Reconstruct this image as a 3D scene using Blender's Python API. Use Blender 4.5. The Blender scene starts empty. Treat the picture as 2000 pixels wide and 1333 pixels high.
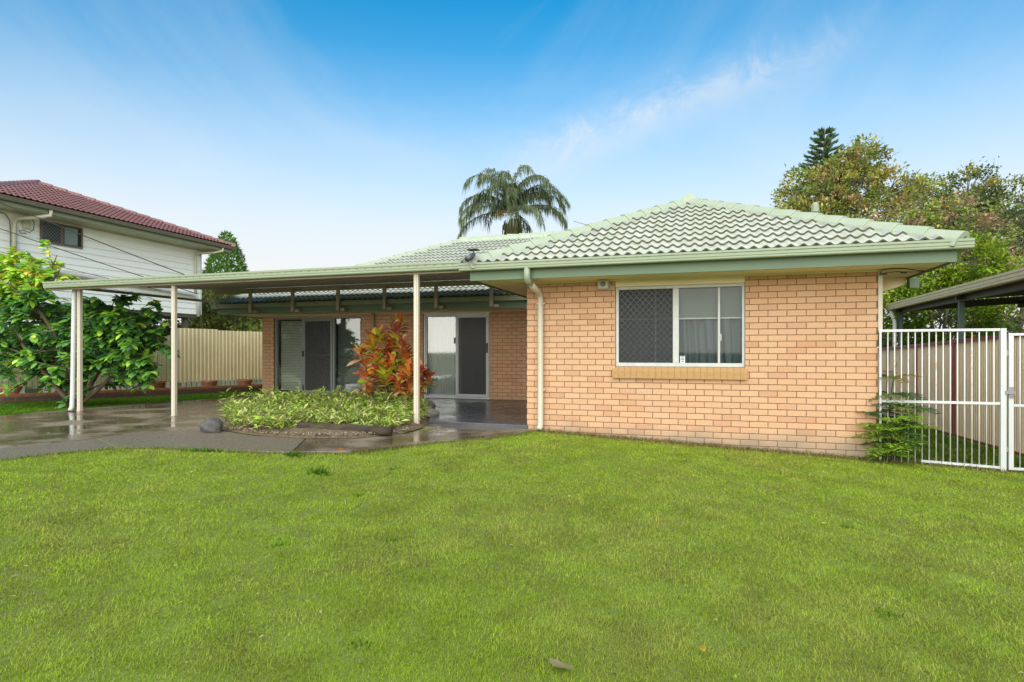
import bpy, bmesh, math, random
import numpy as np
from mathutils import Vector, Matrix

random.seed(7)
RNG = np.random.default_rng(11)
R = math.radians
scene = bpy.context.scene
COL = scene.collection

# ------------------------------------------------------------------ camera
cam_d = bpy.data.cameras.new("camera")
cam = bpy.data.objects.new("camera", cam_d)
COL.objects.link(cam)
scene.camera = cam
CAM = Vector((2.578, -8.852, 1.142))
cam.location = CAM
cam.rotation_euler = (R(90), 0, R(17.68))
cam_d.sensor_width = 36.0
cam_d.lens = 36.0 * 1150 / 2000
cam_d.shift_y = 21.5 / 2000
cam_d.clip_start = 0.05
cam_d.clip_end = 3000

# ------------------------------------------------------------------ sky, sun, exposure
SUN_DIR = Vector((0.10, -0.96, 0.66)).normalized()
SUN_EL = math.asin(SUN_DIR.z)
SUN_AZ = math.atan2(SUN_DIR.x, SUN_DIR.y)
world = bpy.data.worlds.new("World")
scene.world = world
world.use_nodes = True
wt = world.node_tree
wt.nodes.clear()
def wn(t, **kw):
    n = wt.nodes.new(t)
    for k, v in kw.items():
        setattr(n, k, v)
    return n
def wl(a, b): wt.links.new(a, b)
w_out = wn('ShaderNodeOutputWorld'); w_bg = wn('ShaderNodeBackground')
w_bg.inputs['Strength'].default_value = 0.1
sky = wn('ShaderNodeTexSky', sky_type='NISHITA', sun_disc=False)
sky.sun_elevation = SUN_EL; sky.sun_rotation = SUN_AZ
sky.air_density = 1.0; sky.dust_density = 0.3; sky.ozone_density = 2.2
tc = wn('ShaderNodeTexCoord'); sep = wn('ShaderNodeSeparateXYZ')
wl(tc.outputs['Generated'], sep.inputs[0])
haze = wn('ShaderNodeValToRGB')
el = haze.color_ramp.elements
el[0].position = 0.0; el[0].color = (1, 1, 1, 1)
el[1].position = 1.0; el[1].color = (0.12, 0.12, 0.12, 1)
for p, v in ((0.13, 0.97), (0.20, 0.86), (0.32, 0.46), (0.39, 0.20), (0.455, 0.06), (0.53, 0.0)):
    e = el.new(p); e.color = (v, v, v, 1)
wl(sep.outputs['Z'], haze.inputs[0])
# thin wind-drawn cloud: the direction projected on a high flat layer
zadd = wn('ShaderNodeMath', operation='ADD'); zadd.inputs[1].default_value = 0.12
zmax = wn('ShaderNodeMath', operation='MAXIMUM'); zmax.inputs[1].default_value = 0.12
wl(sep.outputs['Z'], zadd.inputs[0]); wl(zadd.outputs[0], zmax.inputs[0])
dx = wn('ShaderNodeMath', operation='DIVIDE'); dy = wn('ShaderNodeMath', operation='DIVIDE')
wl(sep.outputs['X'], dx.inputs[0]); wl(zmax.outputs[0], dx.inputs[1])
wl(sep.outputs['Y'], dy.inputs[0]); wl(zmax.outputs[0], dy.inputs[1])
cmb = wn('ShaderNodeCombineXYZ'); wl(dx.outputs[0], cmb.inputs[0]); wl(dy.outputs[0], cmb.inputs[1])
mp = wn('ShaderNodeMapping'); mp.inputs['Rotation'].default_value = (0, 0, R(38)); mp.inputs['Scale'].default_value = (0.75, 0.55, 1)
mp.inputs['Location'].default_value = (3.3, 1.6, 0)
wl(cmb.outputs[0], mp.inputs[0])
nz = wn('ShaderNodeTexNoise'); nz.inputs['Scale'].default_value = 1.0; nz.inputs['Detail'].default_value = 7; nz.inputs['Roughness'].default_value = 0.62; nz.inputs['Distortion'].default_value = 0.7
wl(mp.outputs[0], nz.inputs['Vector'])
cr = wn('ShaderNodeValToRGB'); cr.color_ramp.elements[0].position = 0.48; cr.color_ramp.elements[1].position = 0.78
cr.color_ramp.elements[0].color = (0, 0, 0, 1); cr.color_ramp.elements[1].color = (0.26, 0.26, 0.26, 1)
wl(nz.outputs['Fac'], cr.inputs[0])
inv = wn('ShaderNodeMath', operation='SUBTRACT'); inv.inputs[0].default_value = 1.0
wl(haze.outputs['Color'], inv.inputs[1])
mulc = wn('ShaderNodeMath', operation='MULTIPLY'); wl(inv.outputs[0], mulc.inputs[0]); wl(cr.outputs['Color'], mulc.inputs[1])
addc = wn('ShaderNodeMath', operation='ADD', use_clamp=True); wl(haze.outputs['Color'], addc.inputs[0]); wl(mulc.outputs[0], addc.inputs[1])
# one long wind-drawn streak of cirrus crossing the sky over the roof
def wmath(op, a, b=None):
    n = wn('ShaderNodeMath', operation=op)
    for i, v in enumerate((a, b)):
        if v is None: continue
        if isinstance(v, (int, float)): n.inputs[i].default_value = v
        else: wl(v, n.inputs[i])
    return n.outputs[0]
def wdot(vec):
    n = wn('ShaderNodeVectorMath', operation='DOT_PRODUCT'); n.inputs[1].default_value = vec; wl(tc.outputs['Generated'], n.inputs[0]); return n.outputs['Value']
nzs = wn('ShaderNodeTexNoise'); nzs.inputs['Scale'].default_value = 11.0; nzs.inputs['Detail'].default_value = 9; nzs.inputs['Roughness'].default_value = 0.68; nzs.inputs['Distortion'].default_value = 1.0
wl(tc.outputs['Generated'], nzs.inputs['Vector'])
off = wmath('ADD', wdot((0.264, 0.364, -0.893)), wmath('MULTIPLY', wmath('SUBTRACT', nzs.outputs['Fac'], 0.5), 0.10))
band = wmath('POWER', 2.718, wmath('MULTIPLY', wmath('MULTIPLY', off, off), -1 / 0.034 ** 2))
wrng = wn('ShaderNodeMapRange', interpolation_type='SMOOTHSTEP'); wrng.inputs['From Min'].default_value = 0.945; wrng.inputs['From Max'].default_value = 0.99
wl(wdot((-0.058, 0.935, 0.350)), wrng.inputs['Value'])
streak = wmath('MULTIPLY', wmath('MULTIPLY', band, wrng.outputs[0]), wmath('MULTIPLY', wmath('MULTIPLY', nzs.outputs['Fac'], nzs.outputs['Fac']), 1.2))
inv2 = wmath('SUBTRACT', 1.0, addc.outputs[0])
cloudfac = wmath('ADD', addc.outputs[0], wmath('MULTIPLY', inv2, streak))
tint = wn('ShaderNodeMix', data_type='RGBA', blend_type='MULTIPLY'); tint.inputs['Factor'].default_value = 1.0
tint.inputs['B'].default_value = (0.03, 0.88, 1.08, 1)
wl(sky.outputs[0], tint.inputs['A'])
wmix = wn('ShaderNodeMix', data_type='RGBA'); wl(cloudfac, wmix.inputs['Factor'])
wl(tint.outputs['Result'], wmix.inputs['A']); wmix.inputs['B'].default_value = (4.68, 4.68, 4.62, 1)
wl(wmix.outputs['Result'], w_bg.inputs['Color']); wl(w_bg.outputs[0], w_out.inputs[0])

sun_d = bpy.data.lights.new("sun", 'SUN'); sun_d.energy = 3.6; sun_d.angle = R(100); sun_d.color = (1.0, 0.95, 0.87)
sun = bpy.data.objects.new("sun", sun_d); COL.objects.link(sun)
sun.rotation_euler = SUN_DIR.to_track_quat('Z', 'Y').to_euler(); sun.location = (-8, -14, 16)
vs = scene.view_settings
vs.view_transform = 'Standard'; vs.look = 'None'; vs.gamma = 1.0; vs.use_curve_mapping = False
vs.exposure = 1.0
scene.cycles.use_denoising = True
scene.cycles.max_bounces = 8
scene.cycles.transparent_max_bounces = 16

# ------------------------------------------------------------------ materials
def mat(name, base=(0.5, 0.5, 0.5), rough=0.6, spec=0.5, noise=0.0, nscale=8.0, dark=None, bump=0.0, bscale=60.0,
        metal=0.0, stretch=(1, 1, 1), nlo=0.35, nhi=0.7, rough_var=0.0, translucent=0.0, coords='pos', vcol=None, coat=0.0):
    m = bpy.data.materials.new(name); m.use_nodes = True
    nt = m.node_tree; b = nt.nodes['Principled BSDF']
    b.inputs['Base Color'].default_value = (*base, 1); b.inputs['Roughness'].default_value = rough
    b.inputs['Specular IOR Level'].default_value = spec; b.inputs['Metallic'].default_value = metal
    b.inputs['Coat Weight'].default_value = coat
    N = nt.nodes.new; L = nt.links.new
    vec = None
    if noise or bump or rough_var:
        if coords == 'pos':
            g = N('ShaderNodeNewGeometry'); src = g.outputs['Position']
        else:
            g = N('ShaderNodeTexCoord'); src = g.outputs['Object']
        mpn = N('ShaderNodeMapping'); mpn.inputs['Scale'].default_value = stretch
        L(src, mpn.inputs[0]); vec = mpn.outputs[0]
    col_out = None
    if vcol:
        a = N('ShaderNodeAttribute'); a.attribute_name = vcol; col_out = a.outputs['Color']
        L(col_out, b.inputs['Base Color'])
    if noise:
        n = N('ShaderNodeTexNoise'); n.inputs['Scale'].default_value = nscale; n.inputs['Detail'].default_value = 6; n.inputs['Roughness'].default_value = 0.6
        L(vec, n.inputs['Vector'])
        r = N('ShaderNodeMapRange'); r.inputs['From Min'].default_value = nlo; r.inputs['From Max'].default_value = nhi
        r.inputs['To Min'].default_value = 0; r.inputs['To Max'].default_value = noise
        L(n.outputs['Fac'], r.inputs['Value'])
        mx = N('ShaderNodeMix'); mx.data_type = 'RGBA'
        L(r.outputs[0], mx.inputs['Factor'])
        if col_out is not None: L(col_out, mx.inputs['A'])
        else: mx.inputs['A'].default_value = (*base, 1)
        d = dark if dark else tuple(c * 0.5 for c in base)
        mx.inputs['B'].default_value = (*d, 1)
        L(mx.outputs['Result'], b.inputs['Base Color']); col_out = mx.outputs['Result']
        if rough_var:
            rr = N('ShaderNodeMapRange'); rr.inputs['From Min'].default_value = nlo; rr.inputs['From Max'].default_value = nhi
            rr.inputs['To Min'].default_value = rough; rr.inputs['To Max'].default_value = rough + rough_var
            L(n.outputs['Fac'], rr.inputs['Value']); L(rr.outputs[0], b.inputs['Roughness'])
    if bump:
        n2 = N('ShaderNodeTexNoise'); n2.inputs['Scale'].default_value = bscale; n2.inputs['Detail'].default_value = 5
        L(vec, n2.inputs['Vector'])
        bm_ = N('ShaderNodeBump'); bm_.inputs['Strength'].default_value = bump; bm_.inputs['Distance'].default_value = 0.01
        L(n2.outputs['Fac'], bm_.inputs['Height']); L(bm_.outputs[0], b.inputs['Normal'])
    if translucent:
        tr = N('ShaderNodeBsdfTranslucent'); ms = N('ShaderNodeMixShader'); ms.inputs[0].default_value = translucent
        if col_out is not None: L(col_out, tr.inputs['Color'])
        else: tr.inputs['Color'].default_value = (*base, 1)
        out = nt.nodes['Material Output']
        L(b.outputs[0], ms.inputs[1]); L(tr.outputs[0], ms.inputs[2]); L(ms.outputs[0], out.inputs['Surface'])
    return m

def brick_mat(name, c1, c2, c3, horiz='x'):
    """colour of each brick from its place in the bond (running bond 0.24 x 0.086)"""
    m = bpy.data.materials.new(name); m.use_nodes = True
    nt = m.node_tree; b = nt.nodes['Principled BSDF']; N = nt.nodes.new; L = nt.links.new
    b.inputs['Roughness'].default_value = 0.9; b.inputs['Specular IOR Level'].default_value = 0.25
    g = N('ShaderNodeNewGeometry'); s = N('ShaderNodeSeparateXYZ'); L(g.outputs['Position'], s.inputs[0])
    def math_(op, a, bb=None):
        n = N('ShaderNodeMath'); n.operation = op
        for i, v in enumerate((a, bb)):
            if v is None: continue
            if isinstance(v, (int, float)): n.inputs[i].default_value = v
            else: L(v, n.inputs[i])
        return n.outputs[0]
    row = math_('FLOOR', math_('DIVIDE', math_('ADD', s.outputs['Z'], 0.861), 0.086))
    half = math_('MULTIPLY', math_('MODULO', row, 2.0), 0.12)
    h = s.outputs['X'] if horiz == 'x' else s.outputs['Y']
    colm = math_('FLOOR', math_('DIVIDE', math_('ADD', math_('ADD', h, half), 24.005), 0.24))
    cb = N('ShaderNodeCombineXYZ'); L(row, cb.inputs[0]); L(colm, cb.inputs[1])
    wnz = N('ShaderNodeTexWhiteNoise'); wnz.noise_dimensions = '2D'; L(cb.outputs[0], wnz.inputs['Vector'])
    ramp = N('ShaderNodeValToRGB'); r = ramp.color_ramp
    r.elements[0].color = (*c1, 1); r.elements[1].color = (*c3, 1); r.elements[1].position = 1.0
    e = r.elements.new(0.7); e.color = (*c2, 1)
    L(wnz.outputs['Value'], ramp.inputs[0])
    mp_ = N('ShaderNodeMapping'); mp_.inputs['Scale'].default_value = (1, 1, 4); L(g.outputs['Position'], mp_.inputs[0])
    n = N('ShaderNodeTexNoise'); n.inputs['Scale'].default_value = 26; n.inputs['Detail'].default_value = 6; n.inputs['Roughness'].default_value = 0.7
    L(mp_.outputs[0], n.inputs['Vector'])
    mr = N('ShaderNodeMapRange'); mr.inputs['From Min'].default_value = 0.3; mr.inputs['From Max'].default_value = 0.75
    mr.inputs['To Min'].default_value = 1.1; mr.inputs['To Max'].default_value = 0.82
    L(n.outputs['Fac'], mr.inputs['Value'])
    mul = N('ShaderNodeMix'); mul.data_type = 'RGBA'; mul.blend_type = 'MULTIPLY'; mul.inputs['Factor'].default_value = 1
    L(ramp.outputs[0], mul.inputs['A']); L(mr.outputs[0], mul.inputs['B'])
    # grey splash-back soiling on the lowest courses, uneven
    n3 = N('ShaderNodeTexNoise'); n3.inputs['Scale'].default_value = 2.2; n3.inputs['Detail'].default_value = 5; L(g.outputs['Position'], n3.inputs['Vector'])
    zz = math_('ADD', s.outputs['Z'], math_('MULTIPLY', n3.outputs['Fac'], -0.45))
    so = N('ShaderNodeMapRange'); so.inputs['From Min'].default_value = -0.42; so.inputs['From Max'].default_value = -0.14
    so.inputs['To Min'].default_value = 0.8; so.inputs['To Max'].default_value = 0.0; L(zz, so.inputs['Value'])
    dm = N('ShaderNodeMix'); dm.data_type = 'RGBA'; L(so.outputs[0], dm.inputs['Factor']); L(mul.outputs['Result'], dm.inputs['A'])
    dm.inputs['B'].default_value = (0.25, 0.21, 0.15, 1)
    L(dm.outputs['Result'], b.inputs['Base Color'])
    bp = N('ShaderNodeBump'); bp.inputs['Strength'].default_value = 0.5; bp.inputs['Distance'].default_value = 0.006
    n2 = N('ShaderNodeTexNoise'); n2.inputs['Scale'].default_value = 70; n2.inputs['Detail'].default_value = 4; L(mp_.outputs[0], n2.inputs['Vector'])
    L(n2.outputs['Fac'], bp.inputs['Height']); L(bp.outputs[0], b.inputs['Normal'])
    return m

def glass_mat(name, tint=(0.8, 0.85, 0.83), refl=0.12):
    m = bpy.data.materials.new(name); m.use_nodes = True
    nt = m.node_tree; nt.nodes.clear(); N = nt.nodes.new; L = nt.links.new
    o = N('ShaderNodeOutputMaterial'); t = N('ShaderNodeBsdfTransparent'); t.inputs[0].default_value = (*tint, 1)
    g = N('ShaderNodeBsdfGlossy'); g.inputs['Roughness'].default_value = 0.03; g.inputs['Color'].default_value = (0.95, 0.97, 0.96, 1)
    fr = N('ShaderNodeFresnel'); fr.inputs['IOR'].default_value = 1.5
    ad = N('ShaderNodeMath'); ad.operation = 'ADD'; ad.use_clamp = True; ad.inputs[1].default_value = refl; L(fr.outputs[0], ad.inputs[0])
    ms = N('ShaderNodeMixShader'); L(ad.outputs[0], ms.inputs[0]); L(t.outputs[0], ms.inputs[1]); L(g.outputs[0], ms.inputs[2]); L(ms.outputs[0], o.inputs[0])
    return m

M = {}
M['brick'] = brick_mat('sandy_brick', (0.55, 0.315, 0.175), (0.58, 0.345, 0.195), (0.50, 0.265, 0.145))
M['brick_y'] = brick_mat('sandy_brick_return', (0.55, 0.315, 0.155), (0.60, 0.36, 0.185), (0.50, 0.262, 0.13), 'y')
M['mortar'] = mat('mortar', (0.23, 0.135, 0.07), 0.95, noise=0.5, nscale=20)
M['sill'] = mat('sill_brick', (0.44, 0.25, 0.10), 0.9, noise=0.5, nscale=30, dark=(0.33, 0.17, 0.06), bump=0.4, bscale=90)
M['tile'] = mat('green_roof_tile', (0.405, 0.405, 0.335), 0.6, noise=0.9, nscale=3.2, dark=(0.28, 0.285, 0.21), bump=0.15, bscale=40)
M['tilebutt'] = mat('dark_tile_edge', (0.105, 0.11, 0.06), 0.9, noise=0.6, nscale=14, dark=(0.05, 0.052, 0.03))  # front edge of each tile, coloured darker than its top face
M['redbutt'] = mat('dark_red_tile_edge', (0.07, 0.02, 0.016), 0.9)  # red tiles likewise: front edges darker than the tops
M['tilecap'] = mat('green_ridge_cap', (0.35, 0.37, 0.27), 0.5, noise=0.7, nscale=5, dark=(0.27, 0.33, 0.20), bump=0.2, bscale=30)
M['redtile'] = mat('red_roof_tile', (0.25, 0.115, 0.10), 0.38, noise=0.7, nscale=2.0, dark=(0.17, 0.07, 0.06))
M['gutter'] = mat('sage_gutter', (0.25, 0.285, 0.175), 0.45, noise=0.35, nscale=3, dark=(0.19, 0.22, 0.125))
M['fascia'] = mat('green_fascia', (0.12, 0.17, 0.093), 0.55, noise=0.5, nscale=3, dark=(0.085, 0.128, 0.066), stretch=(0.3, 0.3, 3))
M['soffit'] = mat('cream_soffit', (0.82, 0.68, 0.45), 0.7, noise=0.3, nscale=2.5, dark=(0.62, 0.47, 0.26))
M['cream'] = mat('cream_paint', (0.53, 0.46, 0.35), 0.45, noise=0.3, nscale=6, dark=(0.44, 0.37, 0.27))
M['tan'] = mat('tan_beam_paint', (0.44, 0.37, 0.26), 0.5, noise=0.3, nscale=4)
M['white'] = mat('white_paint', (0.60, 0.60, 0.57), 0.4, noise=0.25, nscale=7, dark=(0.50, 0.49, 0.44))
M['rusty'] = mat('white_paint_rust', (0.60, 0.60, 0.57), 0.5, noise=0.9, nscale=9, dark=(0.42, 0.20, 0.05), nlo=0.52, nhi=0.66)
M['pvc'] = mat('white_pipe', (0.56, 0.55, 0.51), 0.4, noise=0.4, nscale=5, dark=(0.45, 0.43, 0.38))
M['alu'] = mat('window_frame', (0.50, 0.49, 0.44), 0.4, noise=0.3, nscale=8)
M['grey_alu'] = mat('grey_door_frame', (0.19, 0.21, 0.19), 0.4)
M['silver_alu'] = mat('pale_door_frame', (0.46, 0.49, 0.47), 0.4)
M['grille'] = mat('grille', (0.022, 0.022, 0.022), 0.4)
M['flymesh'] = mat('insect_mesh', (0.05, 0.05, 0.052), 0.7, noise=0.4, nscale=3, dark=(0.075, 0.075, 0.08))
M['glass'] = glass_mat('window_glass', (0.78, 0.84, 0.81), 0.0)
M['glass_dark'] = glass_mat('dark_glass', (0.5, 0.54, 0.52), 0.06)
M['glass_pale'] = glass_mat('pale_glass', (0.85, 0.88, 0.86), 0.10)
M['blind'] = mat('roller_blind', (0.13, 0.15, 0.12), 0.8, noise=0.4, nscale=4)
M['curtain'] = mat('curtain', (0.10, 0.12, 0.125), 0.9, noise=0.3, nscale=3, stretch=(2, 2, 0.3))
M['blind2'] = mat('grey_blind', (0.33, 0.36, 0.32), 0.8)
M['venetian'] = mat('venetian_slat', (0.70, 0.72, 0.62), 0.5)
M['sheer'] = mat('sheer_curtain', (0.50, 0.52, 0.50), 0.9)
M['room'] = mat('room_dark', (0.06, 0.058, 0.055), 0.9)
M['black'] = mat('black_plastic', (0.02, 0.02, 0.02), 0.4)
M['bluelens'] = mat('blue_lens', (0.03, 0.09, 0.16), 0.25)
M['metal_dark'] = mat('dark_metal', (0.08, 0.08, 0.085), 0.4, metal=0.3)
M['galv'] = mat('grey_metal', (0.30, 0.30, 0.30), 0.4, metal=0.5)
M['underside'] = mat('roof_sheet', (0.46, 0.40, 0.33), 0.28, noise=0.4, nscale=1.4, dark=(0.36, 0.305, 0.245), rough_var=0.15)
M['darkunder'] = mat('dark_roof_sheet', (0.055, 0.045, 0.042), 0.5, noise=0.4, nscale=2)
M['tanmetal'] = mat('tan_gutter', (0.50, 0.43, 0.25), 0.45, noise=0.4, nscale=4)
M['greenpost'] = mat('green_post', (0.05, 0.085, 0.065), 0.5)
M['tansheet'] = mat('tan_steel_sheet', (0.72, 0.59, 0.33), 0.5, noise=0.25, nscale=2)
M['creamsheet'] = mat('cream_steel_sheet', (0.76, 0.61, 0.40), 0.5, noise=0.3, nscale=2)
M['maroon'] = mat('maroon_steel', (0.20, 0.042, 0.034), 0.45, noise=0.3, nscale=6)
M['weatherboard'] = mat('white_weatherboard', (0.86, 0.845, 0.76), 0.5, noise=0.25, nscale=2.0, dark=(0.80, 0.78, 0.67))
M['eavecream'] = mat('cream_eave', (0.55, 0.50, 0.36), 0.6, noise=0.3, nscale=2)
M['browngutter'] = mat('brown_gutter', (0.15, 0.12, 0.075), 0.5, noise=0.4, nscale=4)
M['brownframe'] = mat('brown_frame', (0.14, 0.10, 0.065), 0.5)
M['underfloor'] = mat('underfloor', (0.14, 0.115, 0.09), 0.8, noise=0.5, nscale=3)
M['paling'] = mat('weathered_paling', (0.30, 0.28, 0.13), 0.9, noise=0.7, nscale=7, dark=(0.17, 0.16, 0.085), stretch=(1, 1, 0.2), bump=0.4)
M['paleslat'] = mat('pale_green_slat', (0.47, 0.52, 0.40), 0.7, noise=0.5, nscale=9, dark=(0.33, 0.37, 0.27))
M['redbrick'] = mat('red_brick', (0.29, 0.105, 0.05), 0.9, noise=0.6, nscale=9, dark=(0.17, 0.06, 0.035), bump=0.5, bscale=60)
M['darkbrick'] = mat('stained_brick', (0.10, 0.055, 0.035), 0.9, noise=0.6, nscale=8, dark=(0.045, 0.035, 0.025), bump=0.5)
M['terracotta'] = mat('terracotta', (0.38, 0.15, 0.075), 0.8, noise=0.4, nscale=9)
M['rock'] = mat('grey_rock', (0.115, 0.105, 0.093), 0.95, spec=0.1, noise=0.8, nscale=16, dark=(0.06, 0.058, 0.055), bump=0.8, bscale=35)
M['rock_warm'] = mat('brown_rock', (0.17, 0.155, 0.115), 0.85, noise=0.6, nscale=8, dark=(0.08, 0.075, 0.05), bump=0.8, bscale=30)
M['log'] = mat('weathered_log', (0.075, 0.055, 0.035), 0.9, spec=0.2, noise=0.9, nscale=14, dark=(0.025, 0.019, 0.013), stretch=(0.25, 1, 1), bump=0.8, bscale=30, coords='obj')
M['soil'] = mat('garden_soil', (0.10, 0.068, 0.038), 0.95, spec=0.15, noise=0.9, nscale=16, dark=(0.19, 0.145, 0.085), bump=1.0, bscale=45)
M['ground'] = mat('lawn_soil', (0.17, 0.21, 0.03), 0.95, noise=0.8, nscale=2.2, dark=(0.10, 0.075, 0.028), bump=0.8, bscale=50)
M['concrete'] = mat('wet_concrete', (0.085, 0.06, 0.036), 0.09, spec=0.45, noise=1.0, nscale=1.5, dark=(0.215, 0.165, 0.11), nlo=0.44, nhi=0.64, rough_var=0.45, stretch=(1, 1, 1), bump=0.12, bscale=30)
M['aggregate'] = mat('exposed_aggregate', (0.20, 0.16, 0.11), 0.3, noise=0.9, nscale=55, dark=(0.08, 0.06, 0.038), rough_var=0.35, bump=0.5, bscale=120)
M['porch'] = mat('sealed_porch', (0.05, 0.052, 0.058), 0.16, spec=0.5, noise=0.7, nscale=1.5, dark=(0.075, 0.072, 0.072), rough_var=0.22)
M['bark'] = mat('bark', (0.13, 0.085, 0.05), 0.9, noise=0.7, nscale=12, dark=(0.06, 0.045, 0.03), stretch=(1, 1, 0.3), bump=0.7)
M['bark_grey'] = mat('bark_grey', (0.17, 0.145, 0.115), 0.9, noise=0.7, nscale=10, dark=(0.08, 0.065, 0.05), stretch=(1, 1, 0.3), bump=0.7)
M['leaf'] = mat('leaf', vcol='col', rough=0.42, translucent=0.36)
M['leafmatte'] = mat('leaf_matte', vcol='col', rough=0.6, translucent=0.30, spec=0.3)
M['grass'] = mat('grass_blade', vcol='col', rough=0.8, translucent=0.42, spec=0.08)
M['wire'] = mat('wire', (0.02, 0.02, 0.02), 0.5)
M['sticker'] = mat('sticker', (0.6, 0.62, 0.62), 0.4)

# ------------------------------------------------------------------ mesh helpers
class MB:
    def __init__(s): s.v = []; s.f = []
    def add(s, verts, faces):
        o = len(s.v); s.v += [tuple(v) for v in verts]; s.f += [tuple(i + o for i in f) for f in faces]; return s
    def box(s, x0, x1, y0, y1, z0, z1):
        return s.add([(x0, y0, z0), (x1, y0, z0), (x1, y1, z0), (x0, y1, z0), (x0, y0, z1), (x1, y0, z1), (x1, y1, z1), (x0, y1, z1)],
                     [(0, 3, 2, 1), (4, 5, 6, 7), (0, 1, 5, 4), (1, 2, 6, 5), (2, 3, 7, 6), (3, 0, 4, 7)])
    def bar(s, p, q, w, h, up=(0, 0, 1)):
        p = Vector(p); q = Vector(q); d = (q - p).normalized(); u = Vector(up)
        if abs(d.dot(u)) > 0.98: u = Vector((0, 1, 0))
        r = d.cross(u).normalized(); u = r.cross(d).normalized()
        a, b = r * (w / 2), u * (h / 2)
        v = [p - a - b, p + a - b, p + a + b, p - a + b, q - a - b, q + a - b, q + a + b, q - a + b]
        return s.add(v, [(0, 1, 2, 3), (7, 6, 5, 4), (0, 4, 5, 1), (1, 5, 6, 2), (2, 6, 7, 3), (3, 7, 4, 0)])
    def tube(s, pts, rad, n=8, cap=True):
        pts = [Vector(p) for p in pts]; m = len(pts)
        rads = rad if isinstance(rad, (list, tuple)) else [rad] * m
        rings = []; prev = None
        for i, p in enumerate(pts):
            d = (pts[min(i + 1, m - 1)] - pts[max(i - 1, 0)])
            d = d.normalized() if d.length > 1e-9 else Vector((0, 0, 1))
            if prev is None:
                a = Vector((0, 0, 1)) if abs(d.z) < 0.9 else Vector((1, 0, 0)); u = d.cross(a).normalized()
            else:
                u = (prev - d * prev.dot(d)).normalized()
            w = d.cross(u); prev = u
            rings.append([p + (u * math.cos(t) + w * math.sin(t)) * rads[i] for t in [2 * math.pi * k / n for k in range(n)]])
        vs_ = [v for r in rings for v in r]; fs = []
        for i in range(m - 1):
            for k in range(n):
                k2 = (k + 1) % n
                fs.append((i * n + k, i * n + k2, (i + 1) * n + k2, (i + 1) * n + k))
        if cap:
            fs.append(tuple(range(n - 1, -1, -1))); fs.append(tuple((m - 1) * n + k for k in range(n)))
        return s.add(vs_, fs)
    def extrude(s, prof, p, q, out):
        """profile (u along out, v up) swept from p to q"""
        p = Vector(p); q = Vector(q); o = Vector(out); n = len(prof)
        a = [p + o * u + Vector((0, 0, v)) for u, v in prof]; b = [q + o * u + Vector((0, 0, v)) for u, v in prof]
        fs = [(i, (i + 1) % n, n + (i + 1) % n, n + i) for i in range(n)] + [tuple(range(n - 1, -1, -1)), tuple(range(n, 2 * n))]
        return s.add(a + b, fs)
    def build(s, name, m, parent=None, smooth=False, bevel=0.0, fix=True):
        me = bpy.data.meshes.new(name); me.from_pydata(s.v, [], s.f)
        if fix:
            bm = bmesh.new(); bm.from_mesh(me); bmesh.ops.recalc_face_normals(bm, faces=bm.faces); bm.to_mesh(me); bm.free()
        return link(name, me, m, parent, smooth, bevel)

def link(name, me, m, parent=None, smooth=False, bevel=0.0):
    if m is not None and len(me.materials) == 0: me.materials.append(m)
    if smooth: me.polygons.foreach_set('use_smooth', [True] * len(me.polygons))
    o = bpy.data.objects.new(name, me); COL.objects.link(o)
    if parent is not None: o.parent = parent
    if bevel:
        md = o.modifiers.new('bevel', 'BEVEL'); md.width = bevel; md.segments = 2; md.limit_method = 'ANGLE'
    return o
def thing(name, label, cat, group=None):
    o = bpy.data.objects.new(name, None); COL.objects.link(o); o.empty_display_size = 0.2
    return tag(o, label, cat, group)
def tag(o, label, cat, group=None, kind=None):
    o['label'] = label; o['category'] = cat
    if group: o['group'] = group
    if kind: o['kind'] = kind
    return o
def structure(o): o['kind'] = 'structure'; return o
def stuff(o): o['kind'] = 'stuff'; return o
def boxo(name, m, parent, *a, bevel=0.0): return MB().box(*a).build(name, m, parent, bevel=bevel, fix=False)

def np_mesh(name, V, F, m, parent=None, colors=None, smooth=False):
    """V (n,3), F (k,p) index array of one polygon size, colours per vertex"""
    V = np.ascontiguousarray(V, dtype=np.float32); F = np.ascontiguousarray(F, dtype=np.int32)
    me = bpy.data.meshes.new(name); k, p = F.shape
    me.vertices.add(len(V)); me.vertices.foreach_set('co', V.ravel())
    me.loops.add(k * p); me.loops.foreach_set('vertex_index', F.ravel())
    me.polygons.add(k); me.polygons.foreach_set('loop_start', np.arange(0, k * p, p, dtype=np.int32))
    me.polygons.foreach_set('loop_total', np.full(k, p, dtype=np.int32))
    if smooth: me.polygons.foreach_set('use_smooth', np.ones(k, dtype=bool))
    me.update(calc_edges=True)
    if colors is not None:
        a = me.color_attributes.new('col', 'FLOAT_COLOR', 'POINT')
        c = np.ones((len(V), 4), dtype=np.float32); c[:, :3] = colors
        a.data.foreach_set('color', c.ravel())
    return link(name, me, m, parent)
def rot_np(yaw, pitch, roll):
    """rotation matrices (n,3,3): leaf along +y, up +z; pitch raises the tip, then yaw about z"""
    cy, sy, cp, sp, cr_, sr = np.cos(yaw), np.sin(yaw), np.cos(pitch), np.sin(pitch), np.cos(roll), np.sin(roll)
    z = np.zeros_like(yaw); o = np.ones_like(yaw)
    Rz = np.stack([np.stack([cy, -sy, z], -1), np.stack([sy, cy, z], -1), np.stack([z, z, o], -1)], -2)
    Rx = np.stack([np.stack([o, z, z], -1), np.stack([z, cp, -sp], -1), np.stack([z, sp, cp], -1)], -2)
    Ry = np.stack([np.stack([cr_, z, sr], -1), np.stack([z, o, z], -1), np.stack([-sr, z, cr_], -1)], -2)
    return Rz @ Rx @ Ry
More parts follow.
